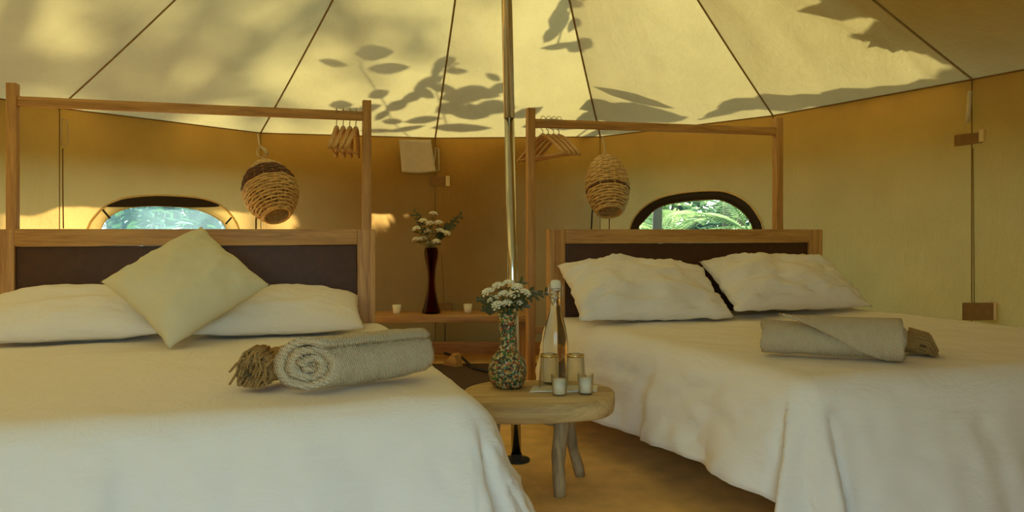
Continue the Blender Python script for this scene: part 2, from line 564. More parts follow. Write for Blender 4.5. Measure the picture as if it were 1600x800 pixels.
def inside(pt, poly):
    c = False
    j = len(poly) - 1
    for i in range(len(poly)):
        if (poly[i].y > pt.y) != (poly[j].y > pt.y) and pt.x < (poly[j].x - poly[i].x) * (pt.y - poly[i].y) / (poly[j].y - poly[i].y) + poly[i].x: c = not c
        j = i
    return c

def panel_pt(k, s, z, off=0.0):
    a, b = V[k], V[k + 1]
    e = (b - a)
    L = e.length
    q = a + e * (s / L)
    nin = Vector((e.y, -e.x)).normalized()
    c = APEX_XY - a
    if nin.dot(c) < 0: nin = -nin
    q = q + nin * off
    return Vector((q.x, q.y, z))

def panel_wave(k, s, z, L):
    edge = min(1, s / 0.12, (L - s) / 0.12) * min(1, (WALL_Z - z) / 0.15)
    edge = max(0, edge)
    w = 0.016 * fbm(s * 1.3 + k * 7, z * 1.3, 2.0) + 0.006 * fbm(s * 4 + z * 3, z * 4 - s * 2, k)
    w += 0.007 * math.sin((s * 0.8 + z * 1.0) * 11 + 2 * fbm(s, z, k)) * max(0, 0.6 + fbm(s * 1.1, z * 1.1, k + 3))
    return w * edge

walls = {
    'front': root('wall_front', (0, -0.55, 0), 'cream canvas tent wall beside the open doorway', kind='structure'),
    'left': root('wall_left', (-2.9, 3.5, 0), 'cream canvas tent wall at the left of the bed with the cushion', kind='structure'),
    'back': root('wall_back', (0, 5.9, 0), 'canvas back wall of the tent between the two windows, shade in its colour', kind='structure'),
    'right': root('wall_right', (2.2, 3.6, 0), 'canvas tent wall at the right of the tidy bed, shade in its colour', kind='structure')}
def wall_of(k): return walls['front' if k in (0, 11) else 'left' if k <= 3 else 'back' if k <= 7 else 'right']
for k in range(len(V) - 1):
    w = wall_of(k)
    L = (V[k + 1] - V[k]).length
    pts = []
    nx, nz = 22, 24
    hole = HOLES.get(k)
    for j in range(nz + 1):
        for i in range(nx + 1):
            p = Vector((L * i / nx, WALL_Z * j / nz))
            if hole and (inside(p, hole) or min((p - h).length for h in hole) < 0.018): continue
            pts.append(p)
    edges = []
    if hole:
        b0 = len(pts)
        pts += hole
        edges = [(b0 + i, b0 + (i + 1) % len(hole)) for i in range(len(hole))]
    r = delaunay_2d_cdt(pts, edges, [], 0, 1e-5)
    bm = bmesh.new()
    vv = []
    for p in r[0]:
        f = 1.0
        if hole: f = min(1, max(0, min((Vector(p) - h).length for h in hole) / 0.15))
        q = panel_pt(k, p[0], p[1], panel_wave(k, p[0], p[1], L) * f)
        vv.append(bm.verts.new(q - w.location))
    for t in r[2]:
        c = sum((Vector(r[0][i]) for i in t), Vector((0, 0))) / 3
        if hole and inside(c, hole): continue
        try: bm.faces.new([vv[i] for i in t])
        except ValueError: pass
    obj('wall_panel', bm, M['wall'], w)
    # sewn seam at the panel's far corner, and the hem cord under the roof
    bm = bmesh.new()
    tube(bm, [Vector((V[k + 1].x, V[k + 1].y, z)) * 1.0 - w.location + (Vector((APEX.x, APEX.y, 0)) - Vector((V[k + 1].x, V[k + 1].y, 0))).normalized() * 0.006 for z in (0.0, 0.5, 1.0, 1.4, WALL_Z)], 0.0026, 6)
    obj('seam', bm, M['wall_seam'], w)
    bm = bmesh.new()
    tube(bm, [panel_pt(k, L * i / 6, WALL_Z - 0.004, 0.006) - w.location for i in range(7)], 0.004, 6)
    obj('hem', bm, M['wall_seam'], w)

# floor and ground
bm = bmesh.new()
c = bm.verts.new((0, 3.1, 0.0))
fl = [bm.verts.new((p.x, p.y, 0.0)) for p in V]
for i in range(len(fl)): bm.faces.new((c, fl[i], fl[(i + 1) % len(fl)]))
tag(obj('floor', bm, M['mat'], smooth=False), 'golden brown woven floor matting of the tent', kind='structure')
bm = bmesh.new()
nn = 24
gv = [[bm.verts.new((-30 + 60 * i / nn, -25 + 65 * j / nn, -0.03)) for i in range(nn + 1)] for j in range(nn + 1)]
for j in range(nn):
    for i in range(nn): bm.faces.new((gv[j][i], gv[j][i + 1], gv[j + 1][i + 1], gv[j + 1][i]))
tag(obj('ground', bm, M['soil'], smooth=False), 'earthy green ground outside the tent', kind='structure')

# windows
def strip_between(bm, A, Bl, k, off, org, keep=None):
    n = len(A)
    va = [bm.verts.new(panel_pt(k, p.x, p.y, off) - org) for p in A]
    vb = [bm.verts.new(panel_pt(k, p.x, p.y, off) - org) for p in Bl]
    for i in range(n):
        bm.faces.new((va[i], va[(i + 1) % n], vb[(i + 1) % n], vb[i]))

def resample(loop, n, start_ang=None):
    c = sum(loop, Vector((0, 0))) / len(loop)
    out = []
    for i in range(n):
        a = 2 * PI * i / n
        d = Vector((math.cos(a), math.sin(a)))
        best = None
        for j in range(len(loop)):
            p, q = loop[j], loop[(j + 1) % len(loop)]
            e = q - p
            den = d.x * e.y - d.y * e.x
            if abs(den) < 1e-9: continue
            w = p - c
            t = (w.x * e.y - w.y * e.x) / den
            s = (w.x * d.y - w.y * d.x) / den
            if t > 0 and -1e-6 <= s <= 1 + 1e-6 and (best is None or t > best): best = t
        out.append(c + d * best)
    return out

def make_window(name, outp, inp, surround, pane_m, label):
    so, k = win_sz(outp); si, _k = win_sz(inp)
    lo, li = smooth_loop(so), smooth_loop(si)
    co = sum(lo, Vector((0, 0))) / len(lo)
    org = panel_pt(k, co.x, co.y, 0.0)
    w = root(name, org, label, kind='structure')
    A, Bl = resample(lo, 72), resample(li, 72)
    bm = bmesh.new(); strip_between(bm, A, Bl, k, 0.004, org)
    obj('window_surround', bm, surround, w, solid=0.006)
    bm = bmesh.new()
    bm.faces.new([bm.verts.new(panel_pt(k, p.x, p.y, -0.002) - org) for p in Bl])
    obj('pane', bm, pane_m, w, smooth=False)
    bm = bmesh.new()
    tube(bm, [panel_pt(k, p.x, p.y, 0.008) - org for p in A + A[:1]], 0.007, 6, cap=False)
    obj('piping', bm, M['cream'], w)
    bm = bmesh.new()
    tube(bm, [panel_pt(k, p.x, p.y, 0.006) - org for p in Bl + Bl[:1]], 0.004, 6, cap=False)
    obj('pane_rim', bm, M['cream'] if name == 'window_1' else M['seam'], w)
    return w, k, org

w1, k1, org1 = make_window('window_1', WIN1_OUT, WIN1_IN, M['cream'], M['film'], 'arched tent window with hazy film and painted shade in its arch above the left bed')
bm = bmesh.new()       # dark crescent stands in for shade on the border under the arch top
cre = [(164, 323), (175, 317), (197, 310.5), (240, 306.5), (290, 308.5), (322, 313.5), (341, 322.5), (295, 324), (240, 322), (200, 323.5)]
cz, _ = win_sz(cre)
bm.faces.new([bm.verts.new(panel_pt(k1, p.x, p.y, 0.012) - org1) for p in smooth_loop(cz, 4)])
obj('shade_crescent', bm, M['dark_mesh_and_shade'], w1, smooth=False, solid=0.004)
for (xa, ya, xb, yb) in ((158, 328, 169, 341), (359, 340, 350, 350)):
    bm = bmesh.new()
    tube(bm, [wall_hit(xa, ya)[0] + wall_hit(xa, ya)[3] * 0.02 - org1, wall_hit(xb, yb)[0] + wall_hit(xb, yb)[3] * 0.02 - org1], 0.006, 6)
    obj('toggle', bm, M['black'], w1)
w2, k2, org2 = make_window('window_2', WIN2_OUT, WIN2_IN, M['dark_mesh_and_shade'], M['net'], 'arched tent window with dark border looking out on palms')

# straps, pockets and cords sewn on the walls
def wall_item(name, px0, py0, px1, py1, mat, thick=0.012, slope=0.0, off=0.012):
    """A flat sewn piece on the wall between two pixel corners."""
    pts = [wall_hit(px0, py0), wall_hit(px1, py0 + slope), wall_hit(px1, py1 + slope), wall_hit(px0, py1)]
    w = wall_of(pts[0][1])
    bm = bmesh.new()
    f = [bm.verts.new(p[0] + p[3] * off - w.location) for p in pts]
    b = [bm.verts.new(p[0] + p[3] * (off - thick) - w.location) for p in pts]
    bm.faces.new(f); bm.faces.new(b[::-1])
    for i in range(4): bm.faces.new((f[i], b[i], b[(i + 1) % 4], f[(i + 1) % 4]))
    return obj(name, bm, mat, w, smooth=False)

def wall_line(name, pix, r, mat, off=0.012, closed=False):
    pts = [wall_hit(*p) for p in pix]
    w = wall_of(pts[0][1])
    bm = bmesh.new()
    tube(bm, [p[0] + p[3] * off - w.location for p in pts], r, 6, flat=0.6)
    return obj(name, bm, mat, w)

wall_line('strap_loop', [(95, 226), (94, 200), (95, 186), (103, 188), (105, 205), (104, 226), (98, 228), (95, 226)], 0.006, M['rope'])
wall_line('cord', [(97, 232), (97, 290), (98, 357)], 0.005, M['flap'], 0.008)
wall_line('strap_loop', [(677, 262), (681, 240), (681, 231), (686, 233), (687, 266), (680, 268)], 0.009, M['rope'], 0.02)
tag(wall_item('pocket_flap', 671, 276, 696, 290, M['flap'], 0.014), 'brown canvas vent flap')
tag(wall_item('pocket_tab', 697, 275, 703, 291, M['cream'], 0.018, 0, 0.016), 'cream tab')
wall_line('strap', [(1522, 143), (1521, 165), (1518, 192)], 0.014, M['rope'], 0.03)
tag(wall_item('pocket_flap', 1493, 212, 1535, 229, M['flap'], 0.010, -6, 0.008), 'brown canvas vent flap')
tag(wall_item('pocket_tab', 1533, 203, 1540, 222, M['cream'], 0.016, -1, 0.016), 'cream tab')
wall_item('pocket_flap', 1506, 473, 1557, 500, M['flap'], 0.016)
wall_item('pocket_tab', 1556, 473, 1560, 500, M['cream'], 0.018, 0, 0.016)
wall_line('cord', [(1522, 232), (1523, 350), (1524, 474)], 0.003, M['wall_seam'], 0.008)
wall_item('pocket_flap', 686, 473, 707, 487, M['flap'], 0.014)
wall_line('cord', [(690, 395), (693, 440), (694, 473)], 0.004, M['wall_seam'], 0.008)
wall_line('strap', [(696, 505), (695.5, 530), (694, 552)], 0.009, M['seam'], 0.010)

# centre pole
foot = P(807, 720, 3.17); foot.z = 0
tp = root('tent_pole', foot, 'polished metal centre pole rising through the tent behind the round table', 'pole')
jn = foot.lerp(APEX, 0.43)
bm = bmesh.new(); tube(bm, [Vector((0, 0, 0.008)), (jn - foot)], 0.0205, 20)
obj('lower_section', bm, M['chrome'], tp)
bm = bmesh.new(); tube(bm, [(jn - foot), APEX - foot - Vector((0, 0, 0.06))], 0.0225, 20)
obj('upper_section', bm, M['chrome'], tp)
bm = bmesh.new(); lathe(bm, [(0.0205, 0.0), (0.055, 0.0), (0.055, 0.008), (0.024, 0.012), (0.022, 0.03)], 24)
obj('base_plate', bm, M['black'], tp)

# ------------------------------------------------------------------ beds
BED_W = 1.60
MATT_Z = 0.505
def make_bed(origin, rz, label, skew=0.0):
    b = root('bed', origin, label, 'bed', rz)
    hw = BED_W / 2
    hb = bpy.data.objects.new('headboard', None); COL.objects.link(hb); hb.parent = b
    for sx in (-1, 1):
        x0, x1 = (-hw, -hw + 0.085) if sx < 0 else (hw - 0.085, hw)
        obj('headboard_post', B(x0, x1, -0.03, 0.03, 0.0, 0.955, bev=0.004), M['wood_z'], hb)
    obj('headboard_rail', B(-hw + 0.0855, hw - 0.0855, -0.032, 0.03, 0.882, 0.956, bev=0.004), M['wood_x'], hb)
    p = obj('headboard_panel', B(-hw + 0.086, hw - 0.086, -0.012, 0.012, 0.22, 0.881, bev=0.003), M['leather'], hb)
    tag(p, 'dark brown leather headboard panel')
    ob_ = [obj('base', B(-hw + 0.03, hw - 0.03, -1.70, -0.035, 0.10, 0.22, bev=0.006), M['wood_x'], b)]
    ob_.append(obj('mattress', B(-hw + 0.02, hw - 0.04, -1.70, -0.04, 0.222, MATT_Z - 0.014, bev=0.05), M['sheet'], b))
    for o in ob_:                        # the bed stands a little askew to its headboard
        for v in o.data.vertices: v.co.x -= skew * v.co.y
    for sx in (-1, 1):
        for y in (-1.6, -0.12):
            obj('leg', B(sx * (hw - 0.1) - 0.035 - skew * y, sx * (hw - 0.1) + 0.035 - skew * y, y - 0.035, y + 0.035, 0.0, 0.102, bev=0.003), M['wood_z'], b)
    return b

def make_spread(origin, rz, label, seed, r=0.10, hwl=0.87, hwr=0.87, L=1.82, drop=0.26, flare=0.22, shl=0.0, shr=0.0, flr=None, lift=0.0, hem=0.0):
    """A bedspread that lies flat on the mattress and falls over its sides and foot in soft folds."""
    q = r * PI / 2
    D = q + drop
    fy = L - r
    ns, nt_ = 120, 120
    y0 = 0.045
    bm = bmesh.new()
    rows = []
    for j in range(nt_ + 1):
        t = y0 + (fy + D - y0) * j / nt_
        row = []
        for i in range(ns + 1):
            s = -(hwl - r + D) + (hwl + hwr - 2 * r + 2 * D) * i / ns
            sg = 1 if s > 0 else -1
            fx = (hwr if s > 0 else hwl) - r
            fl = flr if (flr is not None and s > 0) else flare
            a = max(0, abs(s) - fx); bb = max(0, t - fy)
            if a > 0 or bb > 0:
                if a >= bb: dist = a; phi = PI / 4 * (bb / a)
                else: dist = bb; phi = PI / 2 - PI / 4 * (a / bb)
            else: dist = 0; phi = 0
            d = Vector((math.cos(phi) * sg, math.sin(phi)))
            corner = a > 0 and bb > 0
            if dist <= q: h = r * math.sin(dist / r); v = r * (1 - math.cos(dist / r))
            else:
                e = dist - q
                e *= 1.0 + hem * (1 if sg < 0 else 0) * math.sin(phi)
                h = r + fl * e
                v = r + e * math.sqrt(max(0.1, 1 - fl * fl))
            arc = min(t, fy) + phi * 0.55 + ((fx - min(abs(s), fx)) if bb > 0 else 0)
            k = max(0, dist - q * 0.6)
            n1 = fbm(arc * 1.6 + seed, sg * 3.0, seed)
            h += k * (0.085 * math.sin(arc * 7.5 + 3 * n1 + seed) + 0.03 * math.sin(arc * 19 + 5 * n1)) * (1.0 + 0.7 * corner)
            cx = max(-fx, min(fx, s)); cyy = min(t, fy)
            if k > 0: v *= 1.0 + 0.05 * math.sin(arc * 5 + seed)
            x = cx + d.x * h
            y = cyy + d.y * h
            z = MATT_Z - v
            top = max(0, 1 - dist / q)
            z += top * (0.007 * fbm(x * 2.2, y * 2.2, seed) + 0.004 * (1 - (x / hwl) ** 2))
            # creases across the top behind the turned-down edge
            z += top * 0.005 * math.exp(-((t - 0.30 - 0.03 * fbm(x * 2, 1, seed)) / 0.02) ** 2)
            z += top * 0.003 * fbm(x * 3 + y * 9, y * 16 - x * 4, seed + 2) * math.exp(-max(0, t - 0.2) * 1.6)
            # fine cross-wise wrinkles on the falling sides
            w = (0.010 * fbm(arc * 6, dist * 14, seed + 5) + 0.006 * fbm(arc * 15, dist * 22, seed + 6)) * min(1, dist / q)
            x += d.x * w; y += d.y * w
            z += lift * max(0, min(1, (x + 0.1) / hwr)) ** 2
            f = max(0, min(1, (x + hwl) / (hwl + hwr)))
            x += (shl * (1 - f) + shr * f) * t
            row.append(bm.verts.new((x, -y, max(0.03, z))))
        rows.append(row)
    for j in range(nt_):
        for i in range(ns): bm.faces.new((rows[j][i], rows[j][i + 1], rows[j + 1][i + 1], rows[j + 1][i]))
    o = obj('bedspread', bm, M['sheet'], solid=0.006)
    o.location = origin
    o.rotation_euler = (0, 0, rz)
    return tag(o, label, 'bedspread')

TH1 = math.radians(16.0)
O1 = Vector((-1.43, 3.48, 0))
TH2 = math.radians(14.0)
O2 = Vector((0.96, 4.145, 0))
bed1 = make_bed(O1, TH1, 'teak framed bed with dark leather headboard at left, under the hazy film window')
bed2 = make_bed(O2, TH2, 'teak framed bed with dark leather headboard at right, under the palm view window', 0.15)
make_spread(O1, TH1, 'white cotton bedspread on the left bed, under the square cushion', 1.0, hwr=0.885, shr=0.03, flare=0.34)
make_spread(O2, TH2, 'white cotton bedspread draped on the right bed, hem lifted above the floor', 4.0, hwl=0.85, hwr=0.80, shl=0.15, shr=0.17, flr=0.04, lift=0.035, hem=0.25)

# ------------------------------------------------------------------ pillows
def pillow_mesh(w, h, t, seed, wr=1.0, flatb=0.55, conc=0.05, n=34):
    bm = bmesh.new()
    top, bot = [], []
    for j in range(n + 1):
        v = -1 + 2 * j / n
        v = math.copysign(abs(v) ** 0.85, v)
        rt, rb = [], []
        for i in range(n + 1):
            u = -1 + 2 * i / n
            u = math.copysign(abs(u) ** 0.85, u)
            x = w / 2 * u * (1 - conc * (1 - v * v) * u * u)
            y = h / 2 * v * (1 - conc * (1 - u * u) * v * v)
            k = max(0.0, (1 - abs(u) ** 2.4) * (1 - abs(v) ** 2.4))
            z = t * k ** 0.55
            e = min(1, k * 6)
            edge = (1 - k) * e
            wz = wr * (0.016 * fbm(u * 2.2 + seed, v * 2.2, seed) * e + 0.016 * fbm(u * 4 + v * 5, v * 4 - u * 3, seed) * edge)
            lump = wr * 0.02 * fbm(u * 1.0 + seed, v * 1.4, seed + 9)
            x += 0.01 * wr * fbm(v * 3, u, seed) * (1 - k); y += 0.012 * wr * fbm(u * 3, v, seed + 1) * (1 - k)
            pt = Vector((x, y, z * 0.6 + wz + lump * e))
            vt = bm.verts.new(pt)
            rt.append(vt)
            if i in (0, n) or j in (0, n): rb.append(vt)
            else: rb.append(bm.verts.new(Vector((x, y, -z * 0.6 * flatb + wz * 0.4))))
        top.append(rt); bot.append(rb)
    for j in range(n):
        for i in range(n):
            bm.faces.new((top[j][i], top[j][i + 1], top[j + 1][i + 1], top[j + 1][i]))
            bm.faces.new((bot[j][i], bot[j + 1][i], bot[j + 1][i + 1], bot[j][i + 1]))
    # piped seam round the edge
    return bm

def place(o, loc, rz, pitch=0.0, roll=0.0, spin=0.0):
    o.matrix_world = Matrix.Translation(loc) @ Matrix.Rotation(rz, 4, 'Z') @ Matrix.Rotation(pitch, 4, 'X') @ Matrix.Rotation(roll, 4, 'Y') @ Matrix.Rotation(spin, 4, 'Z')
    return o

def bed_pt(o, th, x, y, z):
    return o + Vector((x * math.cos(th) - y * math.sin(th), x * math.sin(th) + y * math.cos(th), z))

def rest(o, z):
    """Lower or lift the object so that its lowest vertex lies at height z."""
    lo = min((o.matrix_world @ v.co).z for v in o.data.vertices)
    m = o.matrix_world.copy(); m.translation.z += z - lo
    o.matrix_world = m

TOP = MATT_Z + 0.012
p = obj('pillow', pillow_mesh(0.76, 0.46, 0.19, 2.0, 0.6), M['pillow'])
place(p, P(114, 490, 3.11), TH1 + 0.03, 0.20); rest(p, TOP)
tag(p, 'plump white pillow lying on the left bed, left of the square cushion', 'pillow', 'white bed pillows')
p = obj('pillow', pillow_mesh(0.72, 0.46, 0.17, 5.0, 0.6), M['pillow'])
place(p, P(434, 490, 3.33), TH1 - 0.02, 0.22); rest(p, TOP)
tag(p, 'white pillow lying on the left bed, right of the square cushion', 'pillow', 'white bed pillows')
p = obj('cushion', pillow_mesh(0.45, 0.45, 0.17, 8.0, 0.5, 0.9, 0.07), M['linen'])
place(p, P(292, 462, 3.03), TH1 - 0.06, math.radians(45), 0.0, math.radians(42)); rest(p, TOP)
tag(p, 'square cream linen cushion leaning on its corner against the pillows', 'cushion')
p = obj('pillow', pillow_mesh(0.80, 0.44, 0.20, 11.0, 1.3), M['pillow'])
place(p, P(1006, 448, 3.80), TH2, math.radians(33), 0.02); rest(p, TOP)
tag(p, 'wrinkled white pillow propped on the right headboard, nearer the bottle', 'pillow', 'white bed pillows')
p = obj('pillow', pillow_mesh(0.78, 0.44, 0.19, 15.0, 1.3), M['pillow'])
place(p, P(1224, 444, 4.0), TH2, math.radians(31), 0.0); rest(p, TOP + 0.03)
tag(p, 'wrinkled white pillow propped on the right headboard, nearer the right wall', 'pillow', 'white bed pillows')

# ------------------------------------------------------------------ clothes racks and hangers
def make_rack(pa, pb, label, low_rail=True):
    rz = math.atan2(pb.y - pa.y, pb.x - pa.x)
    L = (Vector((pb.x, pb.y)) - Vector((pa.x, pa.y))).length
    r = root('clothes_rack', (pa.x, pa.y, 0), label, 'clothes rack', rz)
    for x in (0, L):
        obj('post', B(x - 0.021, x + 0.021, -0.024, 0.024, 0.0, 1.60, bev=0.003), M['wood_z'], r)
    obj('rail', B(0.0215, L - 0.0215, -0.019, 0.019, 1.500, 1.543, bev=0.003), M['wood_x'], r)
    if low_rail: obj('lower_rail', B(0.0215, L - 0.0215, -0.018, 0.018, 0.40, 0.435, bev=0.003), M['wood_x'], r)
    for x in (0, L):
        obj('foot', B(x - 0.0205, x + 0.0205, -0.10, -0.0245, 0.0, 0.04, bev=0.003), M['wood_x'], r)
    return r, rz, L

def P2(px, d): return Vector(((px - 800) / F * d, d, 0))
rackL, rzL, LL = make_rack(P2(20, 3.40), P2(573, 3.85), 'wooden clothes rack behind the left headboard, tall posts and one rail')
rackR, rzR, LR = make_rack(P2(829, 4.09), P2(1215, 4.44), 'wooden clothes rack behind the right headboard, tall posts and one rail')

def make_hanger(label, group):
    h = root('hanger', (0, 0, 0), label, 'hanger', 0, group)
    bm = bmesh.new()
    pts = []
    for i in range(13):
        u = -1 + 2 * i / 12
        pts.append(Vector((0.23 * u, 0.018 * u * u, -0.085 - 0.125 * abs(u) ** 1.25)))
    tube(bm, pts, [0.0125 - 0.002 * abs(-1 + 2 * i / 12) for i in range(13)], 8, flat=0.75)
    obj('shoulder', bm, M['hanger'], h)
    bm = bmesh.new()
    tube(bm, [Vector((-0.215, 0.016, -0.203)), Vector((0.215, 0.016, -0.203))], 0.0055, 8)
    obj('bar', bm, M['hanger'], h)
    bm = bmesh.new()
    tube(bm, [Vector((x, 0, z)) for x, z in ((0, -0.08), (0, -0.062), (0.014, -0.054), (0.027, -0.042), (0.0285, -0.02), (0.026, 0.0), (0.014, 0.012), (0, 0.015), (-0.014, 0.012), (-0.026, 0.0), (-0.0285, -0.018))], 0.0022, 6)
    obj('hook', bm, M['steel'], h)
    return h

hg = make_hanger('x', 'wooden hangers on the left rack')
words = ['first', 'second', 'third', 'fourth']
for i, (x, a) in enumerate(((0.148, 82), (0.116, 80), (0.084, 79), (0.054, 77))):
    h = hg if i == 0 else dup(hg)
    q = rackL.matrix_basis @ Vector((LL - x, 0, 1.5465))
    h.location = q; h.rotation_euler = (0, 0, rzL + math.radians(a))
    h['label'] = 'wooden clothes hanger hanging on the left rack, %s in the row from the left' % words[i]
for i, (x, a) in enumerate(((0.048, 106), (0.078, 107), (0.108, 106), (0.138, 104))):
    h = dup(hg)
    q = rackR.matrix_basis @ Vector((x + 0.02, 0, 1.5465))
    h.location = q; h.rotation_euler = (0, 0, rzR + math.radians(a))
    h['group'] = 'wooden hangers on the right rack'
    h['label'] = 'wooden clothes hanger hanging on the right rack, %s in the row from its left post' % words[i]

# ------------------------------------------------------------------ wicker lanterns
def make_lantern(name, top, axis, H, Rm, bands, label, power):
    """Woven egg of cane: wavy weavers over upright stakes, open at the bottom."""
    r = root(name, top, label, 'lantern', 0, 'wicker lanterns hung from the roof seams')
    a, b = frame_of(axis)
    rot = Matrix((a, b, axis)).transposed().to_4x4()
    nst = 18
    def rad(t):      # t 0 at the top, 1 at the open rim
        return max(0.012, Rm * (math.sin(PI * (0.05 + 0.83 * t)) ** power))
    st = bmesh.new()
    for k in range(nst):
        an = 2 * PI * k / nst
        tube(st, [rot @ Vector((rad(t) * math.cos(an), rad(t) * math.sin(an), H * t)) for t in [i / 14 for i in range(15)]], 0.0042, 5)
    o = obj('stakes', st, M['wicker'], r); o['kind'] = 'stuff'
    rows = 23
    bms = {'wicker': bmesh.new(), 'wicker_dark': bmesh.new()}
    for j in range(rows):
        t = (j + 0.5) / rows
        key = 'wicker'
        for (t0, t1) in bands:
            if t0 <= t <= t1: key = 'wicker_dark'
        R0 = rad(t)
        n = nst * 4
        pts = []
        for i in range(n + 1):
            an = 2 * PI * i / n
            wob = 0.0036 * math.cos(an * nst / 2 + (PI if j % 2 else 0))
            pts.append(rot @ Vector(((R0 + wob) * math.cos(an), (R0 + wob) * math.sin(an), H * t)))
        tube(bms[key], pts, H / rows * 0.42, 6, cap=False)
    o = obj('pale_weave', bms['wicker'], M['wicker'], r); o['kind'] = 'stuff'
    if bands:
        o = obj('dark_weave', bms['wicker_dark'], M['wicker_dark'], r); o['kind'] = 'stuff'
    bm = bmesh.new()
    tube(bm, [rot @ Vector((rad(1) * math.cos(x), rad(1) * math.sin(x), H)) for x in [2 * PI * i / 32 for i in range(33)]], 0.009, 8, cap=False)
    obj('rim', bm, M['wicker'], r)
    bm = bmesh.new()
    blob(bm, rot @ Vector((0, 0, H * 0.45)), 0.035, 2, (1, 1, 1.3))
    obj('bulb', bm, M['wax'], r)
    return r, rot

TL = P(410, 256, 5.30)
ax = (P(434, 340, 5.10) - TL).normalized()
lanL, rL = make_lantern('lantern', TL, ax, 0.44, 0.178, [(0.20, 0.47)], 'wicker lantern with a dark brown band beside the left window', 0.72)
hookp = wall_hit(406, 211)[0] + Vector((0, -0.05, 0))
bm = bmesh.new()
ringc = P(409, 238, 5.36) - TL
tube(bm, [hookp - TL, P(405, 226, 5.40) - TL, ringc + Vector((0, 0, 0.036))], 0.006, 6)
obj('strap', bm, M['rope'], lanL)
bm = bmesh.new()
tube(bm, [ringc + Vector((0.034 * math.cos(x), 0, 0.034 * math.sin(x))) for x in [2 * PI * i / 18 for i in range(19)]], 0.005, 6, cap=False)
obj('ring', bm, M['rope'], lanL)
bm = bmesh.new(); tube(bm, [P(408, 229, 5.37) - TL, P(418, 240, 5.33) - TL], [0.006, 0.012], 8)
obj('toggle', bm, M['rope'], lanL)
bm = bmesh.new(); tube(bm, [ringc + Vector((0, 0, -0.034)), P(412, 250, 5.32) - TL, Vector((0, 0, 0.012))], 0.008, 6)
obj('loop', bm, M['wicker'], lanL)

TR = P(945, 248, 5.52)
ax = (P(953, 334, 5.32) - TR).normalized()
lanR, rR = make_lantern('lantern', TR, ax, 0.43, 0.148, [(0.60, 0.66)], 'plain wicker lantern beside the right window', 0.52)
hookp = wall_hit(940, 215)[0] + Vector((0, -0.05, 0))
bm = bmesh.new(); tube(bm, [hookp - TR, P(945, 232, 5.60) - TR, Vector((0, 0, 0.01))], 0.006, 6)
obj('strap', bm, M['rope'], lanR)
bm = bmesh.new(); tube(bm, [Vector((0.016 * math.cos(x), 0, 0.012 + 0.018 * math.sin(x))) for x in [2 * PI * i / 12 for i in range(13)]], 0.004, 6, cap=False)
obj('loop', bm, M['wicker'], lanR)
# flexes dropping from the lanterns down the wall
def flex(pix, r, label, mat, d):
    pts = [P(x, y, d) for x, y in pix]
    base = Vector((pts[-1].x, pts[-1].y, 0))
    pts.append(Vector((pts[-1].x, pts[-1].y, 0.006)))
    bm = bmesh.new(); tube(bm, [q - base for q in pts], r, 6)
    o = obj('lamp_cord', bm, mat); o.location = base
    tag(o, label, 'cord')
flex([(927, 318), (925, 335), (924, 360)], 0.006, 'black lamp cord hanging under the plain wicker lantern', M['black'], 5.56)
flex([(953, 334), (952, 345), (952, 360)], 0.004, 'thin brown cord hanging from the mouth of the plain wicker lantern', M['seam'], 5.50)
flex([(401, 335), (400, 345), (400, 360)], 0.006, 'dark lamp cord hanging under the banded wicker lantern', M['seam'], 5.30)

# cream cloth pinned on the wall
hc = [wall_hit(623, 219), wall_hit(673, 219), wall_hit(680, 268), wall_hit(627, 269)]
bm = bmesh.new(); n = 14
base = hc[0][0]
rows = []
for j in range(n + 1):
    row = []
    for i in range(n + 1):
        u, v = i / n, j / n
        q = hc[0][0].lerp(hc[1][0], u).lerp(hc[3][0].lerp(hc[2][0], u), v)
        q = q + hc[0][3] * (0.022 + 0.012 * v + 0.006 * math.sin(u * 5 + v * 2)) + Vector((0, 0, -0.012 * math.sin(PI * u) * v))
        row.append(bm.verts.new(q - base))
    rows.append(row)
for j in range(n):
    for i in range(n): bm.faces.new((rows[j][i], rows[j][i + 1], rows[j + 1][i + 1], rows[j + 1][i]))
o = obj('wall_cloth', bm, M['paper'], solid=0.006); o.location = base
tag(o, 'square cream cloth pinned high on the back wall above the amber vase', 'cloth')

# ------------------------------------------------------------------ back shelf and what stands on it
sh = root('shelf', (P(700, 0, 5.62).x, 5.62, 0), 'low wooden shelf board along the back wall between the beds', 'shelf', math.radians(3))
SHZ = 0.345
obj('board', B(-0.95, 0.62, -0.17, 0.17, SHZ - 0.05, SHZ, bev=0.005), M['wood_x'], sh)
for x in (-0.88, 0.55):
    obj('support', B(x - 0.025, x + 0.025, -0.12, 0.12, 0.0, SHZ - 0.0505, bev=0.004), M['wood_z'], sh)

def vase_profile(pts, th):
    """Closed glass wall: outer profile up, inner profile down."""
    inner = [(max(0.004, r - th), z + (th if i == 0 else 0)) for i, (r, z) in enumerate(pts)]
    return [(0.001, pts[0][1])] + pts + inner[::-1] + [(0.001, pts[0][1] + th)]

def interp(pts, n=6):
    out = []
    for i in range(len(pts) - 1):
        p0 = pts[max(0, i - 1)]; p1 = pts[i]; p2 = pts[i + 1]; p3 = pts[min(len(pts) - 1, i + 2)]
        for q in range(n):
            t = q / n
            out.append(tuple(0.5 * ((2 * b) + (c_ - a) * t + (2 * a - 5 * b + 4 * c_ - d) * t * t + (3 * b - a - 3 * c_ + d) * t ** 3) for a, b, c_, d in zip(p0, p1, p2, p3)))
    out.append(pts[-1])
    return out

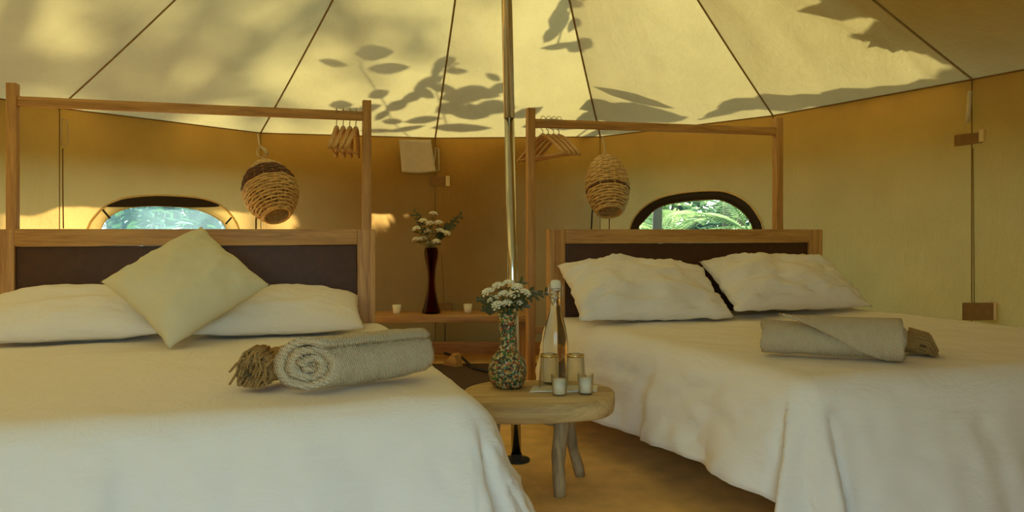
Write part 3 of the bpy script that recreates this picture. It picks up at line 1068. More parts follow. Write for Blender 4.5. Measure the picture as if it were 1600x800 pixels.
AV = P(674, 489, 5.60); AV.z = SHZ
pr = interp([(0.060, 0.0), (0.070, 0.012), (0.055, 0.06), (0.034, 0.15), (0.026, 0.23), (0.030, 0.31), (0.047, 0.40), (0.052, 0.445), (0.046, 0.48)])
bm = bmesh.new(); lathe(bm, vase_profile(pr, 0.006), 32)
o = obj('vase', bm, M['amber']); o.location = AV
tag(o, 'tall hourglass vase of dark amber glass on the back shelf', 'vase')

def stem_path(d, mouth):
    """A stem that rises through the mouth of its vase and then leans out to d."""
    m = Vector((max(-0.018, min(0.018, d.x * 0.2)), max(-0.018, min(0.018, d.y * 0.2)), min(mouth, d.z * 0.8)))
    return m, [Vector((0, 0, 0)), m * 0.5, m, m.lerp(d, 0.5) + Vector((0, 0, 0.012)), d]

def flower(base, tip, label, group, size, nfl, leafs=2, mouth=0.19):
    """One stem with a flat head of tiny white florets."""
    f = root('flower_stem', base, label, 'flower', 0, group)
    d = tip - base
    m, path = stem_path(d, mouth)
    bm = bmesh.new(); tube(bm, path, 0.0022, 5)
    obj('stem', bm, M['stem'], f)
    bm = bmesh.new()
    up = (d.normalized() + Vector((0, -0.35, 0.35))).normalized()
    a, b = frame_of(up)
    for i in range(nfl):
        rr = size * math.sqrt((i + 0.5) / nfl); an = i * 2.4
        c_ = d + a * (rr * math.cos(an)) + b * (rr * math.sin(an)) + up * (0.012 + 0.7 * math.sqrt(max(0, size * size - rr * rr)))
        blob(bm, c_, size * 0.24 * rnd.uniform(0.8, 1.25), 1, (1, 1, 0.75))
    o = obj('flower_head', bm, M['petal'], f); o['kind'] = 'stuff'
    bm = bmesh.new()
    for i in range(leafs):
        t = rnd.uniform(0.35, 0.85)
        an = rnd.uniform(0, 2 * PI)
        add_leaf(bm, m.lerp(d, t), Vector((math.cos(an), math.sin(an), 0.5)), Vector((0, 0, 1)), size * 1.5, size * 0.5)
    for i in range(5):
        an = rnd.uniform(0, 2 * PI)
        add_leaf(bm, m.lerp(d, 0.93), (up * 0.2 + a * math.cos(an) + b * math.sin(an)), up, size * 1.2, size * 0.45)
    o = obj('leaves', bm, M['leaf'], f); o['kind'] = 'stuff'
    return f

def sprig(base, tip, label, group, L=0.035, mouth=0.19):
    f = root('leafy_sprig', base, label, 'sprig', 0, group)
    d = tip - base
    bm = bmesh.new()
    m, path = stem_path(d, mouth)
    tube(bm, path, [0.0022, 0.002, 0.002, 0.0016, 0.001], 5)
    obj('stem', bm, M['stem'], f)
    bm = bmesh.new()
    for i in range(16):
        t = 0.3 + 0.7 * i / 15
        p_ = m.lerp(d, t) + Vector((0, 0, 0.012 * math.sin(PI * t)))
        an = i * 2.2
        add_leaf(bm, p_, d.normalized() * 0.5 + Vector((math.cos(an), 0.4 * math.sin(an), math.sin(an))), Vector((0, -1, 0.3)), L * rnd.uniform(0.7, 1.1), L * 0.45)
    o = obj('leaves', bm, M['leaf'], f); o['kind'] = 'stuff'

rim = AV + Vector((0, 0, 0.30))
for (px, py, w_) in ((677, 338, 'topmost of the bunch'), (661, 349, 'upper left'), (672, 353, 'upper middle'), (685, 352, 'upper right'), (652, 361, 'middle row, far left'),
                     (687, 364, 'middle row, right'), (697, 368, 'middle row, far right'), (651, 378, 'lowest row, far left'), (661, 377, 'lowest row, left'), (672, 384, 'lowest row, middle'),
                     (682, 381, 'lowest row, right'), (668, 366, 'in the middle of the bunch')):
    flower(rim + Vector((rnd.uniform(-0.008, 0.008), rnd.uniform(-0.008, 0.008), 0)), P(px, py, 5.60 + rnd.uniform(-0.06, 0.05)), 'white flower cluster in the tall amber vase, ' + w_, 'white flowers in the amber vase', 0.030, 20)
for (px, py, w_) in ((719, 338, 'reaching furthest right'), (706, 350, 'at the right'), (648, 333, 'at the upper left'), (697, 356, 'close right of the flowers')):
    sprig(rim, P(px, py, 5.6), 'dark leafy sprig in the tall amber vase, ' + w_, 'leafy sprigs in the amber vase', 0.045)

def cup_candle(loc, label):
    c_ = root('candle_cup', loc, label, 'candle', 0, 'candles on the back shelf')
    bm = bmesh.new(); lathe(bm, vase_profile([(0.022, 0.0), (0.026, 0.004), (0.032, 0.062)], 0.003), 24)
    obj('cup', bm, M['wax'], c_)
    bm = bmesh.new(); lathe(bm, [(0.001, 0.012), (0.0245, 0.012), (0.0265, 0.05), (0.001, 0.051)], 20)
    obj('wax', bm, M['wax'], c_)
    bm = bmesh.new(); tube(bm, [Vector((0, 0, 0.05)), Vector((0.001, 0, 0.062))], 0.0012, 5)
    obj('wick', bm, M['black'], c_)
q = P(620, 488, 5.60); q.z = SHZ; cup_candle(q, 'small white candle cup on the back shelf, left of the amber vase')
q = P(731, 485, 5.66); q.z = SHZ; cup_candle(q, 'small white candle cup on the back shelf, right of the amber vase')

# dark rug below the shelf and the plank at the foot of the back wall
bm = B(-0.72, 0.72, -0.62, 0.62, 0.0, 0.014, bev=0.004)
o = obj('rug', bm, M['rug']); o.location = (-0.30, 4.78, 0.001); o.rotation_euler = (0, 0, math.radians(2))
tag(o, 'dark brown rug on the floor below the back shelf, between the beds', 'rug')
bm = bmesh.new()
box(bm, -1.0, 0.70, -0.012, 0.012, 0.0, 0.10, 0.003)
o = obj('trim_1', bm, M['wood_x']); o.location = (-0.10, 5.87, 0.0); o.rotation_euler = (0, 0, math.radians(-1.5))
tag(o, 'low wooden plank along the foot of the back wall', kind='structure')

# cable and wedges on the floor under the shelf
pts = [P(694, 549, 5.50), P(722, 553, 5.46), P(740, 562, 5.15), P(770, 566, 5.0), P(800, 568, 4.9)]
for q in pts: q.z = max(0.026, q.z * 0.25)
pts[0].z = 0.07; pts[1].z = 0.045
base = pts[-1].copy(); base.z = 0
bm = bmesh.new(); tube(bm, [q - base for q in pts], 0.010, 8)
o = obj('power_cable', bm, M['black']); o.location = base
tag(o, 'black power cable trailing on the floor below the back shelf', 'cable')
for (px, py, rz_, lab) in ((660, 562, 0.6, 'left of the cable'), (707, 558, -0.7, 'right of the cable')):
    q = P(px, py, 5.32); q.z = 0.0155
    bm = bmesh.new()
    tri = [(-0.07, 0.0), (0.07, 0.0), (0.05, 0.075), (0.03, 0.09)]
    fa = [bm.verts.new((x, -0.03, z)) for x, z in tri]; fb = [bm.verts.new((x, 0.03, z)) for x, z in tri]
    bm.faces.new(fa); bm.faces.new(fb[::-1])
    for i in range(4): bm.faces.new((fa[i], fb[i], fb[(i + 1) % 4], fa[(i + 1) % 4]))
    o = obj('wooden_wedge', bm, M['wood_x'], smooth=False); o.location = q; o.rotation_euler = (0, 0, rz_)
    tag(o, 'small wooden wedge on the floor under the back shelf, ' + lab, 'wedge')

# ------------------------------------------------------------------ log table and what stands on it
TZ = 0.35
TC = P(838, 612, 2.86); TC.z = 0
tb = root('side_table', TC, 'low rustic table of a thick log slice on splayed branch legs', 'table')
bm = bmesh.new()
outl = []
n = 72
for i in range(n):
    a = 2 * PI * i / n
    rx, ry = 0.278, 0.232
    r_ = (abs(math.cos(a)) ** 2.6 + abs(math.sin(a)) ** 2.6) ** (-1 / 2.6)
    r_ *= 1 + 0.045 * math.sin(a * 2 + 0.7) + 0.03 * math.sin(a * 3 + 1.9) + 0.012 * math.sin(a * 7)
    outl.append((rx * r_ * math.cos(a), ry * r_ * math.sin(a)))
rings = []
for z, s in ((TZ - 0.068, 0.95), (TZ - 0.062, 0.985), (TZ - 0.035, 1.0), (TZ - 0.008, 0.99), (TZ, 0.965)):
    rings.append([bm.verts.new((x * s * (1 + 0.006 * fbm(x * 9, y * 9, z * 30)), y * s, z)) for x, y in outl])
for i in range(len(rings) - 1):
    for k in range(n): bm.faces.new((rings[i][k], rings[i][(k + 1) % n], rings[i + 1][(k + 1) % n], rings[i + 1][k]))
bm.faces.new(rings[0][::-1]); bm.faces.new(rings[-1])
obj('slab_top', bm, M['log'], tb)
def leg(tx, ty, fx_, fy_, r0, r1):
    bm = bmesh.new()
    pts = []
    for i in range(9):
        t = i / 8
        pts.append(Vector((tx + (fx_ - tx) * t + 0.004 * math.sin(t * 7 + tx * 9), ty + (fy_ - ty) * t, TZ - 0.0685 - (TZ - 0.0685) * t)))
    tube(bm, pts, [r0 + (r1 - r0) * i / 8 + 0.0015 * math.sin(i * 2.1) for i in range(9)], 12)
    obj('leg', bm, M['log_z'], tb)
fp = P(873, 776, 2.74) - TC; leg(0.085, -0.07, fp.x, fp.y, 0.028, 0.022)
fp = P(905, 744, 2.97) - TC; leg(0.115, 0.07, fp.x, fp.y, 0.022, 0.020)
leg(-0.15, 0.03, -0.19, 0.06, 0.026, 0.022)
bm = bmesh.new(); tube(bm, [Vector((-0.10, -0.02, TZ - 0.083)), Vector((0.07, -0.055, TZ - 0.10))], [0.012, 0.016], 10)
obj('brace', bm, M['log_z'], tb)

def on_table(px, py, d):
    q = P(px, py, d); q.z = TZ
    return q
# mosaic vase
MV = on_table(793, 603, 2.94)
pr = interp([(0.045, 0.0), (0.062, 0.012), (0.074, 0.055), (0.066, 0.105), (0.042, 0.135), (0.031, 0.155), (0.031, 0.20), (0.035, 0.25), (0.040, 0.285)])
bm = bmesh.new(); lathe(bm, vase_profile(pr, 0.006), 40)
o = obj('mosaic_vase', bm, M['mosaic']); o.location = MV
tag(o, 'round bellied vase covered in multicoloured pebble mosaic on the log table', 'vase')
rim = MV + Vector((0, 0, 0.22))
for (px, py, w_) in ((764, 462, 'top row, far left'), (779, 453, 'top row, left'), (795, 449, 'topmost of the bunch'), (808, 455, 'top row, right'), (772, 473, 'middle row, left'), (788, 466, 'middle row, centre'),
                     (803, 466, 'middle row, right'), (818, 463, 'at the far right'), (778, 482, 'lowest row, left'), (792, 480, 'lowest row, middle'), (806, 479, 'lowest row, right')):
    flower(rim + Vector((rnd.uniform(-0.01, 0.01), rnd.uniform(-0.01, 0.01), 0)), P(px, py, 2.93 + rnd.uniform(-0.04, 0.03)), 'white flower cluster in the mosaic vase, ' + w_, 'white flowers in the mosaic vase', 0.022, 24, 3, 0.075)
for (px, py, w_) in ((748, 470, 'reaching furthest left'), (815, 440, 'highest at the right'), (832, 455, 'at the right'), (757, 486, 'low at the left'), (822, 478, 'low at the right'), (852, 458, 'reaching towards the bottle')):
    sprig(rim, P(px, py, 2.95), 'dark leafy sprig in the mosaic vase, ' + w_, 'leafy sprigs in the mosaic vase', 0.026, 0.075)

# napkin
q = on_table(882, 604, 2.895)
bm = bmesh.new(); n = 16
rows = []
for j in range(n + 1):
    row = []
    for i in range(n + 1):
        x = -0.125 + 0.25 * i / n; y = -0.055 + 0.11 * j / n
        row.append(bm.verts.new((x + y * 0.15, y + x * 0.05, 0.0035 + 0.0015 * math.sin(x * 40 + y * 30))))
    rows.append(row)
for j in range(n):
    for i in range(n): bm.faces.new((rows[j][i], rows[j][i + 1], rows[j + 1][i + 1], rows[j + 1][i]))
o = obj('napkin', bm, M['napkin'], solid=0.004); o.location = q
tag(o, 'white folded napkin under the two upturned glasses', 'napkin')

# swing-top bottle
BL = on_table(868, 597, 3.02)
bt = root('bottle', BL, 'tall clear glass swing top bottle standing behind the glasses', 'bottle')
pr = interp([(0.046, 0.0), (0.050, 0.008), (0.050, 0.10), (0.049, 0.16), (0.040, 0.22), (0.024, 0.285), (0.0185, 0.32), (0.0185, 0.345), (0.021, 0.35), (0.019, 0.362)])
bm = bmesh.new(); lathe(bm, [(0.001, 0.0)] + pr + [(0.001, 0.362)], 40)
obj('glass_body', bm, M['bottle'], bt)
bm = bmesh.new(); lathe(bm, [(0.001, 0.3625), (0.014, 0.3625), (0.014, 0.364), (0.021, 0.366), (0.021, 0.378), (0.020, 0.400), (0.012, 0.405), (0.001, 0.406)], 24)
stp = obj('stopper', bm, M['napkin'], bt)
bm = bmesh.new()
for sx in (-1, 1):
    tube(bm, [Vector((sx * 0.0195, 0, 0.335)), Vector((sx * 0.028, -0.005, 0.345)), Vector((sx * 0.027, 0, 0.375)), Vector((sx * 0.021, 0, 0.392))], 0.0022, 6)
tube(bm, [Vector((0.0205 * math.cos(x), 0.0205 * math.sin(x), 0.335)) for x in [2 * PI * i / 20 for i in range(21)]], 0.0022, 6, cap=False)
tube(bm, [Vector((0.022 * math.cos(x), 0.022 * math.sin(x), 0.372)) for x in [2 * PI * i / 20 for i in range(21)]], 0.0018, 6, cap=False)
obj('wire_clasp', bm, M['steel'], stp)

def tumbler(loc, label):
    t = root('tumbler', loc, label, 'glass', 0, 'upturned glasses on the log table')
    bm = bmesh.new()
    lathe(bm, [(0.040, 0.0), (0.033, 0.125), (0.030, 0.128), (0.001, 0.128), (0.001, 0.118), (0.030, 0.116), (0.0375, 0.0), (0.040, 0.0)], 32)
    obj('glass_wall', bm, M['glass'], t)
    bm = bmesh.new(); lathe(bm, [(0.0335, 0.118), (0.0342, 0.118), (0.0338, 0.127), (0.0325, 0.127)], 32)
    obj('gold_band', bm, M['gold'], t)
q = on_table(858, 606, 2.90); q.z += 0.006; tumbler(q, 'clear upturned drinking glass with gold band, in front of the bottle')
q = on_table(899, 606, 2.90); q.z += 0.006; tumbler(q, 'clear upturned drinking glass with gold band, right of the bottle')

def votive(loc, label):
    t = root('votive_candle', loc, label, 'candle', 0, 'votive candles on the log table')
    bm = bmesh.new(); lathe(bm, vase_profile([(0.026, 0.0), (0.0275, 0.004), (0.030, 0.075)], 0.003), 28)
    obj('glass_holder', bm, M['candle_glass'], t)
    bm = bmesh.new(); lathe(bm, [(0.001, 0.006), (0.0235, 0.006), (0.0260, 0.058), (0.001, 0.060)], 28)
    obj('wax', bm, M['wax'], t)
    bm = bmesh.new(); tube(bm, [Vector((0, 0, 0.058)), Vector((0.001, 0, 0.071))], 0.0012, 5)
    obj('wick', bm, M['black'], t)
votive(on_table(874, 614, 2.80), 'white votive candle in glass on the log table, nearest the front edge')
votive(on_table(915, 612, 2.82), 'white votive candle in glass on the log table, nearest the right end')

# ------------------------------------------------------------------ rolled towels and throws
def roll_mesh(L, R0, turns, th, seed, flat=0.92, taper=0.0, skew=0.0, nseg=30, start=0.0):
    """A sheet of cloth rolled into a spiral, axis along x, resting at z = 0."""
    bm = bmesh.new()
    n = int(26 * turns)
    pitch = (R0 - 0.010) / turns
    rows = []
    for i in range(nseg + 1):
        u = i / nseg
        x = L * (u - 0.5)
        k = 1 - taper * max(0, u - 0.6) ** 2 * 6 + 0.02 * fbm(u * 3, seed, 1)
        ring_o, ring_i = [], []
        for j in range(n + 1):
            a = start + 2 * PI * turns * j / n
            r_ = (0.010 + pitch * turns * j / n) * k
            lay = 0.004 * fbm(a * 0.8, u * 4, seed) + 0.0015 * fbm(a * 4, u * 14, seed + 3)
            xo = x + skew * (j / n) * (u - 0.5) + 0.012 * fbm(a * 0.7, seed, 5) * (1 if u in (0, 1) else 0.3)
            ro = r_ + lay; ri = max(0.003, r_ - th + lay)
            ring_o.append(bm.verts.new((xo, ro * math.cos(a), ro * math.sin(a) * flat)))
            ring_i.append(bm.verts.new((xo, ri * math.cos(a), ri * math.sin(a) * flat)))
        rows.append((ring_o, ring_i))
    for i in range(nseg):
        for j in range(n):
            bm.faces.new((rows[i][0][j], rows[i][0][j + 1], rows[i + 1][0][j + 1], rows[i + 1][0][j]))
            bm.faces.new((rows[i][1][j], rows[i + 1][1][j], rows[i + 1][1][j + 1], rows[i][1][j + 1]))
        bm.faces.new((rows[i][0][n], rows[i][1][n], rows[i + 1][1][n], rows[i + 1][0][n]))
    for i in (0, nseg):
        for j in range(n): bm.faces.new((rows[i][0][j], rows[i][1][j], rows[i][1][j + 1], rows[i][0][j + 1]))
    zmin = min(v.co.z for v in bm.verts)
    for v in bm.verts: v.co.z -= zmin
    return bm

def fringe(bm, x, R0, n, L, dx, seed):
    for i in range(n):
        a = rnd.uniform(0, 2 * PI); r_ = R0 * math.sqrt(rnd.uniform(0.15, 1))
        p0 = Vector((x, r_ * math.cos(a), R0 * 0.92 + r_ * 0.9 * math.sin(a)))
        l = L * rnd.uniform(0.6, 1.1)
        p1 = p0 + Vector((dx * l * 0.5, rnd.uniform(-0.01, 0.01), -0.2 * l))
        p2 = p0 + Vector((dx * l * 0.75, rnd.uniform(-0.02, 0.02), -0.75 * l))
        p1.z = max(p1.z, 0.006); p2.z = max(p2.z, 0.004)
        tube(bm, [p0 - Vector((dx * 0.02, 0, 0)), p1, p2], [0.0045, 0.0045, 0.003], 5)

def axis_place(o, a, b):
    o.location = (a + b) / 2
    o.rotation_euler = (0, 0, math.atan2(b.y - a.y, b.x - a.x))

def on_bed(px, py):
    d = (CAM_H - TOP) * F / (py - HOR)
    q = P(px, py, d); q.z = TOP + 0.004
    return q
a_, b_ = on_bed(492, 612), on_bed(650, 588)
o = obj('rolled_towel', roll_mesh((b_ - a_).length + 0.03, 0.082, 3.0, 0.021, 3.0, 0.95, 0.10, 0.02, start=2.2), M['towel'])
Ln = (b_ - a_).length + 0.03
for v in o.data.vertices:            # the spiral end was pushed out slantwise
    v.co.x -= 0.85 * v.co.y * max(0, 0.6 - v.co.x / Ln) / 1.1
axis_place(o, a_, b_)
tag(o, 'grey beige waffle towel rolled in a spiral on the left bed', 'towel', 'rolled towels on the beds')

def throw_roll(a, b, R0, seed, end, label):
    t = root('rolled_throw', (a + b) / 2, label, 'throw', math.atan2(b.y - a.y, b.x - a.x), 'fringed throws on the beds')
    L = (b - a).length
    obj('roll', roll_mesh(L, R0, 2.4, 0.018, seed, 0.95, 0.0, 0.03, nseg=16, start=1.0), M['throw'], t)
    bm = bmesh.new(); fringe(bm, end * L / 2, R0, 90, 0.055 if end < 0 else 0.085, end, seed)
    o = obj('fringe', bm, M['throw'], t); o['kind'] = 'stuff'
a_, b_ = on_bed(403, 605), on_bed(448, 594)
throw_roll(a_, b_, 0.062, 7.0, -1, 'brown fringed throw rolled up on the left bed behind the grey towel')

def folded_roll(a, b, R0, seed):
    """Towel rolled and wrapped with its free corner lying slantwise over the front."""
    bm = roll_mesh((b - a).length, R0, 2.6, 0.020, seed, 0.86, 0.0, 0.02, start=3.4)
    return bm
a_, b_ = on_bed(1200, 553), on_bed(1404, 564)
t = root('rolled_towel', (a_ + b_) / 2, 'grey beige ribbed towel rolled with a slanting wrap on the right bed', 'towel', math.atan2(b_.y - a_.y, b_.x - a_.x), 'rolled towels on the beds')
LT = (b_ - a_).length + 0.02
obj('roll', roll_mesh(LT, 0.074, 2.6, 0.020, 12.0, 0.90, 0.0, 0.02, start=3.4), M['towel'], t)
# the free corner: a layer wrapped round the roll, its edge running slantwise
def wrap(edge0, edge1, ang0, ang1, flip=False):
    bm = bmesh.new(); nu, na = 26, 20
    rows = []
    for i in range(na + 1):
        al = ang0 + (ang1 - ang0) * i / na
        f = i / na
        x_end = edge0 + (edge1 - edge0) * f
        row = []
        for j in range(nu + 1):
            u = j / nu
            xa = (LT / 2 - 0.002) if not flip else (-LT / 2 + 0.002)
            x = xa + (x_end - xa) * u
            r_ = 0.0775 + 0.003 * fbm(x * 9, al * 2, 3) + 0.004 * math.exp(-((u - 1) / 0.06) ** 2)
            row.append(bm.verts.new((x, r_ * math.cos(al), 0.0655 + r_ * 0.90 * math.sin(al))))
        rows.append(row)
    for i in range(na):
        for j in range(nu): bm.faces.new((rows[i][j], rows[i][j + 1], rows[i + 1][j + 1], rows[i + 1][j]))
    return bm
obj('wrap', wrap(0.17, -0.17, 1.35 * PI, 0.55 * PI), M['towel'], t, solid=0.010)
a2, b2 = on_bed(1350, 549), on_bed(1430, 554)
throw_roll(a2, b2, 0.050, 21.0, 1, 'brown fringed throw tucked behind the towel on the right bed')

# ------------------------------------------------------------------ plants outside
def shrub(c, rx, ry, h, n, L, mat, label, seed, name='shrub', low=0.05):
    g = random.Random(seed)
    s = root(name, (c[0], c[1], -0.03), label, 'shrub', 0)
    bm = bmesh.new()
    for i in range(7):
        an = g.uniform(0, 2 * PI)
        tube(bm, [Vector((0, 0, 0)), Vector((rx * 0.3 * math.cos(an), ry * 0.3 * math.sin(an), h * 0.45)), Vector((rx * 0.75 * math.cos(an), ry * 0.75 * math.sin(an), h * 0.85))], [0.02, 0.014, 0.006], 6)
    o = obj('stems', bm, M['bark'], s); o['kind'] = 'stuff'
    bm = bmesh.new()
    for i in range(n):
        an = g.uniform(0, 2 * PI); r_ = math.sqrt(g.uniform(0, 1)); z = g.uniform(low, 1)
        k = math.sqrt(max(0.05, 1 - abs(2 * z - 1) ** 3))
        p_ = Vector((rx * r_ * k * math.cos(an), ry * r_ * k * math.sin(an), h * z))
        d = Vector((math.cos(an) + g.uniform(-.6, .6), math.sin(an) + g.uniform(-.6, .6), g.uniform(-0.5, 0.7)))
        add_leaf(bm, p_, d, Vector((g.uniform(-.5, .5), g.uniform(-.5, .5), 1)), L * g.uniform(0.7, 1.3), L * g.uniform(0.35, 0.5), 0.2)
    o = obj('foliage', bm, mat, s); o['kind'] = 'stuff'
    return s

def palm(c, h, nf, Lf, label, seed):
    g = random.Random(seed)
    s = root('palm', (c[0], c[1], -0.03), label, 'palm', 0)
    bm = bmesh.new(); tube(bm, [Vector((0, 0, 0)), Vector((0.03, 0, h * 0.5)), Vector((0, 0.02, h))], [0.07, 0.055, 0.045], 10)
    obj('trunk', bm, M['bark'], s)
    for i in range(nf):
        an = 2 * PI * i / nf + g.uniform(-.2, .2); el = g.uniform(0.1, 1.25)
        bm = bmesh.new()
        d = Vector((math.cos(an) * math.cos(el), math.sin(an) * math.cos(el), math.sin(el)))
        stem = [Vector((0, 0, h)) + d * (Lf * t) + Vector((0, 0, -0.45 * Lf * t * t)) for t in [q_ / 10 for q_ in range(11)]]
        tube(bm, stem, [0.010 - 0.0008 * q_ for q_ in range(11)], 5)
        side = frame_of(d)[0]
        for q_ in range(1, 30):
            t = 0.12 + 0.88 * q_ / 29
            p_ = Vector((0, 0, h)) + d * (Lf * t) + Vector((0, 0, -0.45 * Lf * t * t))
            for sg in (-1, 1):
                add_leaf(bm, p_, side * sg + d * 0.7 + Vector((0, 0, -0.15)), Vector((0, 0, 1)), Lf * 0.40 * math.sin(PI * min(1, 0.15 + 0.8 * t)), 0.022, 0.25)
        obj('frond', bm, M['palm'], s)
    return s

palm((2.35, 7.6), 0.95, 15, 1.0, 'green palm with arching fronds outside the right window, at the right of the view', 3)
palm((1.75, 9.2), 0.75, 13, 0.95, 'green palm with arching fronds outside the right window, further back', 5)
for x, y, r_, lab in ((1.55, 8.3, 0.055, 'left'), (2.55, 8.6, 0.05, 'middle'), (2.75, 9.9, 0.06, 'right')):
    t = root('slender_tree', (x, y, -0.03), 'thin pale tree trunk outside the right window, %s of the three' % lab, 'tree')
    bm = bmesh.new(); tube(bm, [Vector((0, 0, 0)), Vector((0.03, 0, 1.6)), Vector((-0.04, 0.05, 3.2)), Vector((0.02, 0, 5.0))], [r_, r_ * 0.9, r_ * 0.8, r_ * 0.6], 10)
    obj('trunk', bm, M['bark'], t)
for i, (x, y, h) in enumerate(((-2.02, 6.66, 2.55), (-1.24, 6.74, 2.65), (-0.46, 6.78, 2.65), (0.32, 6.74, 2.5),
        (-2.12, 7.38, 3.1), (-1.34, 7.42, 3.2), (-0.56, 7.45, 3.2), (0.2, 7.42, 3.1))):
    shrub((x, y), 0.26, 0.17, h, 1900, 0.14, M['jungle'], 'broad leaved shrub against the back wall outside, %s from the left' % ('front row, first', 'front row, second', 'front row, third', 'front row, fourth', 'rear row, first', 'rear row, second', 'rear row, third', 'rear row, fourth')[i], 1 + i)
ordw = ['first', 'second', 'third', 'fourth', 'fifth', 'sixth', 'seventh', 'eighth']
for i, (x, y, h) in enumerate(((-6.2, 9.6, 2.6), (-4.1, 9.4, 2.2), (-2.0, 10.4, 2.4), (0.1, 10.4, 2.6), (2.2, 11.4, 2.8), (4.4, 10.6, 2.6))):
    shrub((x, y), 0.80, 0.7, h, 900, 0.22, M['jungle'] if i % 2 else M['palm'], 'tall leafy bush beyond the tent, %s along the near hedge from the left' % ordw[i], 20 + i)
for i, (x, y, h) in enumerate(((-5.2, 12.4, 3.6), (-2.8, 13.0, 3.4), (-0.4, 13.2, 3.6), (2.0, 14.2, 3.8), (4.4, 13.6, 3.6))):
    shrub((x, y), 0.95, 0.7, h, 900, 0.26, M['palm'] if i % 2 else M['jungle'], 'tall leafy bush beyond the tent, %s along the far hedge from the left' % ordw[i], 40 + i)
shrub((-3.2, 6.5), 0.42, 0.4, 1.35, 260, 0.16, M['jungle'], 'low green bush close outside the left window', 41)

# a leafy branch near the roof, whose leaves throw the crisp shadows on the canvas
def shadow_spot(px, py, dist): return roof_hit(px, py) + S * dist
def leafy_branch(stem_px, leaves, dist, label, seed, stem_r=0.009):
    g = random.Random(seed)
    pts = [shadow_spot(x, y, dist) for x, y in stem_px]
    base = pts[0].copy()
    t = root('leafy_branch', base, label, 'branch')
    bm = bmesh.new(); tube(bm, [q - base for q in pts], stem_r, 6)
    obj('branch', bm, M['bark'], t)
    for (x, y, Lp, Wp, ang) in leaves:
        c_ = shadow_spot(x, y, dist + g.uniform(-0.05, 0.10))
        ex = shadow_spot(x + 8 * math.cos(math.radians(ang)), y - 8 * math.sin(math.radians(ang)), dist) - shadow_spot(x, y, dist)
        m_px = ex.length / 8.0
        d = ex.normalized()
        d = (d - S * d.dot(S) * 0.8).normalized()
        L = m_px * Lp
        bm = bmesh.new()
        add_leaf(bm, c_ - d * (L / 2) - base, d, S + Vector((g.uniform(-.2, .2), g.uniform(-.2, .2), 0)), L, Wp / 1200.0 * 5.0 * 1.25, 0.05)
        obj('leaf', bm, M['jungle'], t)

leafy_branch([(640, 215), (612, 188), (598, 155), (575, 120), (560, 100), (558, 82)],
    [(517, 89, 46, 15, -6), (578, 70, 60, 34, 4), (603, 97, 66, 24, 2), (588, 139, 34, 22, 18), (618, 160, 40, 24, 30), (612, 187, 34, 16, 0),
     (574, 163, 40, 20, 15), (545, 168, 30, 18, 20), (530, 157, 38, 22, 4), (643, 145, 40, 22, 24), (596, 176, 30, 16, 40)], 1.0,
    'small leafy branch over the roof, shading the canvas left of the pole', 1, 0.006)
leafy_branch([(700, 205), (690, 170), (680, 140), (690, 110), (712, 90)],
    [(668, 122, 50, 24, 20), (690, 133, 44, 20, -10), (660, 140, 40, 20, -30), (708, 104, 36, 14, 4), (690, 92, 40, 22, 30), (680, 103, 30, 16, 60),
     (720, 145, 66, 34, 10), (745, 136, 60, 30, -8), (765, 110, 26, 14, -30), (778, 128, 40, 24, 20), (735, 170, 70, 40, 4), (770, 160, 60, 36, 0), (700, 165, 44, 28, 20), (660, 185, 60, 20, 5), (720, 198, 90, 24, 0), (635, 200, 60, 14, 10), (590, 203, 60, 12, 0)], 1.05,
    'broad leafy branch over the roof, shading the canvas behind the pole', 2, 0.007)
leafy_branch([(905, -20), (885, 10), (870, 40), (862, 66)],
    [(866, 20, 50, 26, 80), (855, 40, 40, 18, 50), (890, 30, 30, 12, 60), (868, 62, 60, 12, 4), (893, 66, 30, 20, -30), (905, 58, 26, 14, 50), (880, -4, 40, 20, 20)], 0.6,
    'leafy branch high over the roof, shading the canvas right of the pole', 3, 0.006)
leafy_branch([(900, 215), (930, 190), (960, 160), (1000, 150)],
    [(945, 165, 70, 40, -10), (985, 145, 90, 22, -15), (1000, 165, 80, 24, -10), (975, 180, 90, 30, 0), (920, 180, 50, 26, 30), (1035, 182, 60, 20, 4), (880, 195, 70, 22, 0), (845, 190, 60, 24, 10), (820, 170, 50, 24, 20), (940, 205, 90, 14, 0)], 0.6,
    'leafy branch low over the roof eave, above the plain lantern', 4, 0.007)
leafy_branch([(1090, 185), (1150, 172), (1230, 160), (1330, 150), (1440, 138)],
    [(1160, 160, 70, 24, 6), (1215, 158, 80, 30, 4), (1265, 155, 80, 22, 2), (1330, 147, 90, 24, 6), (1390, 140, 90, 18, 6), (1130, 172, 60, 14, 14), (1290, 158, 70, 18, 0), (1450, 131, 80, 12, 8)], 0.55,
    'long leafy branch along the roof eave above the right rack', 5, 0.007)

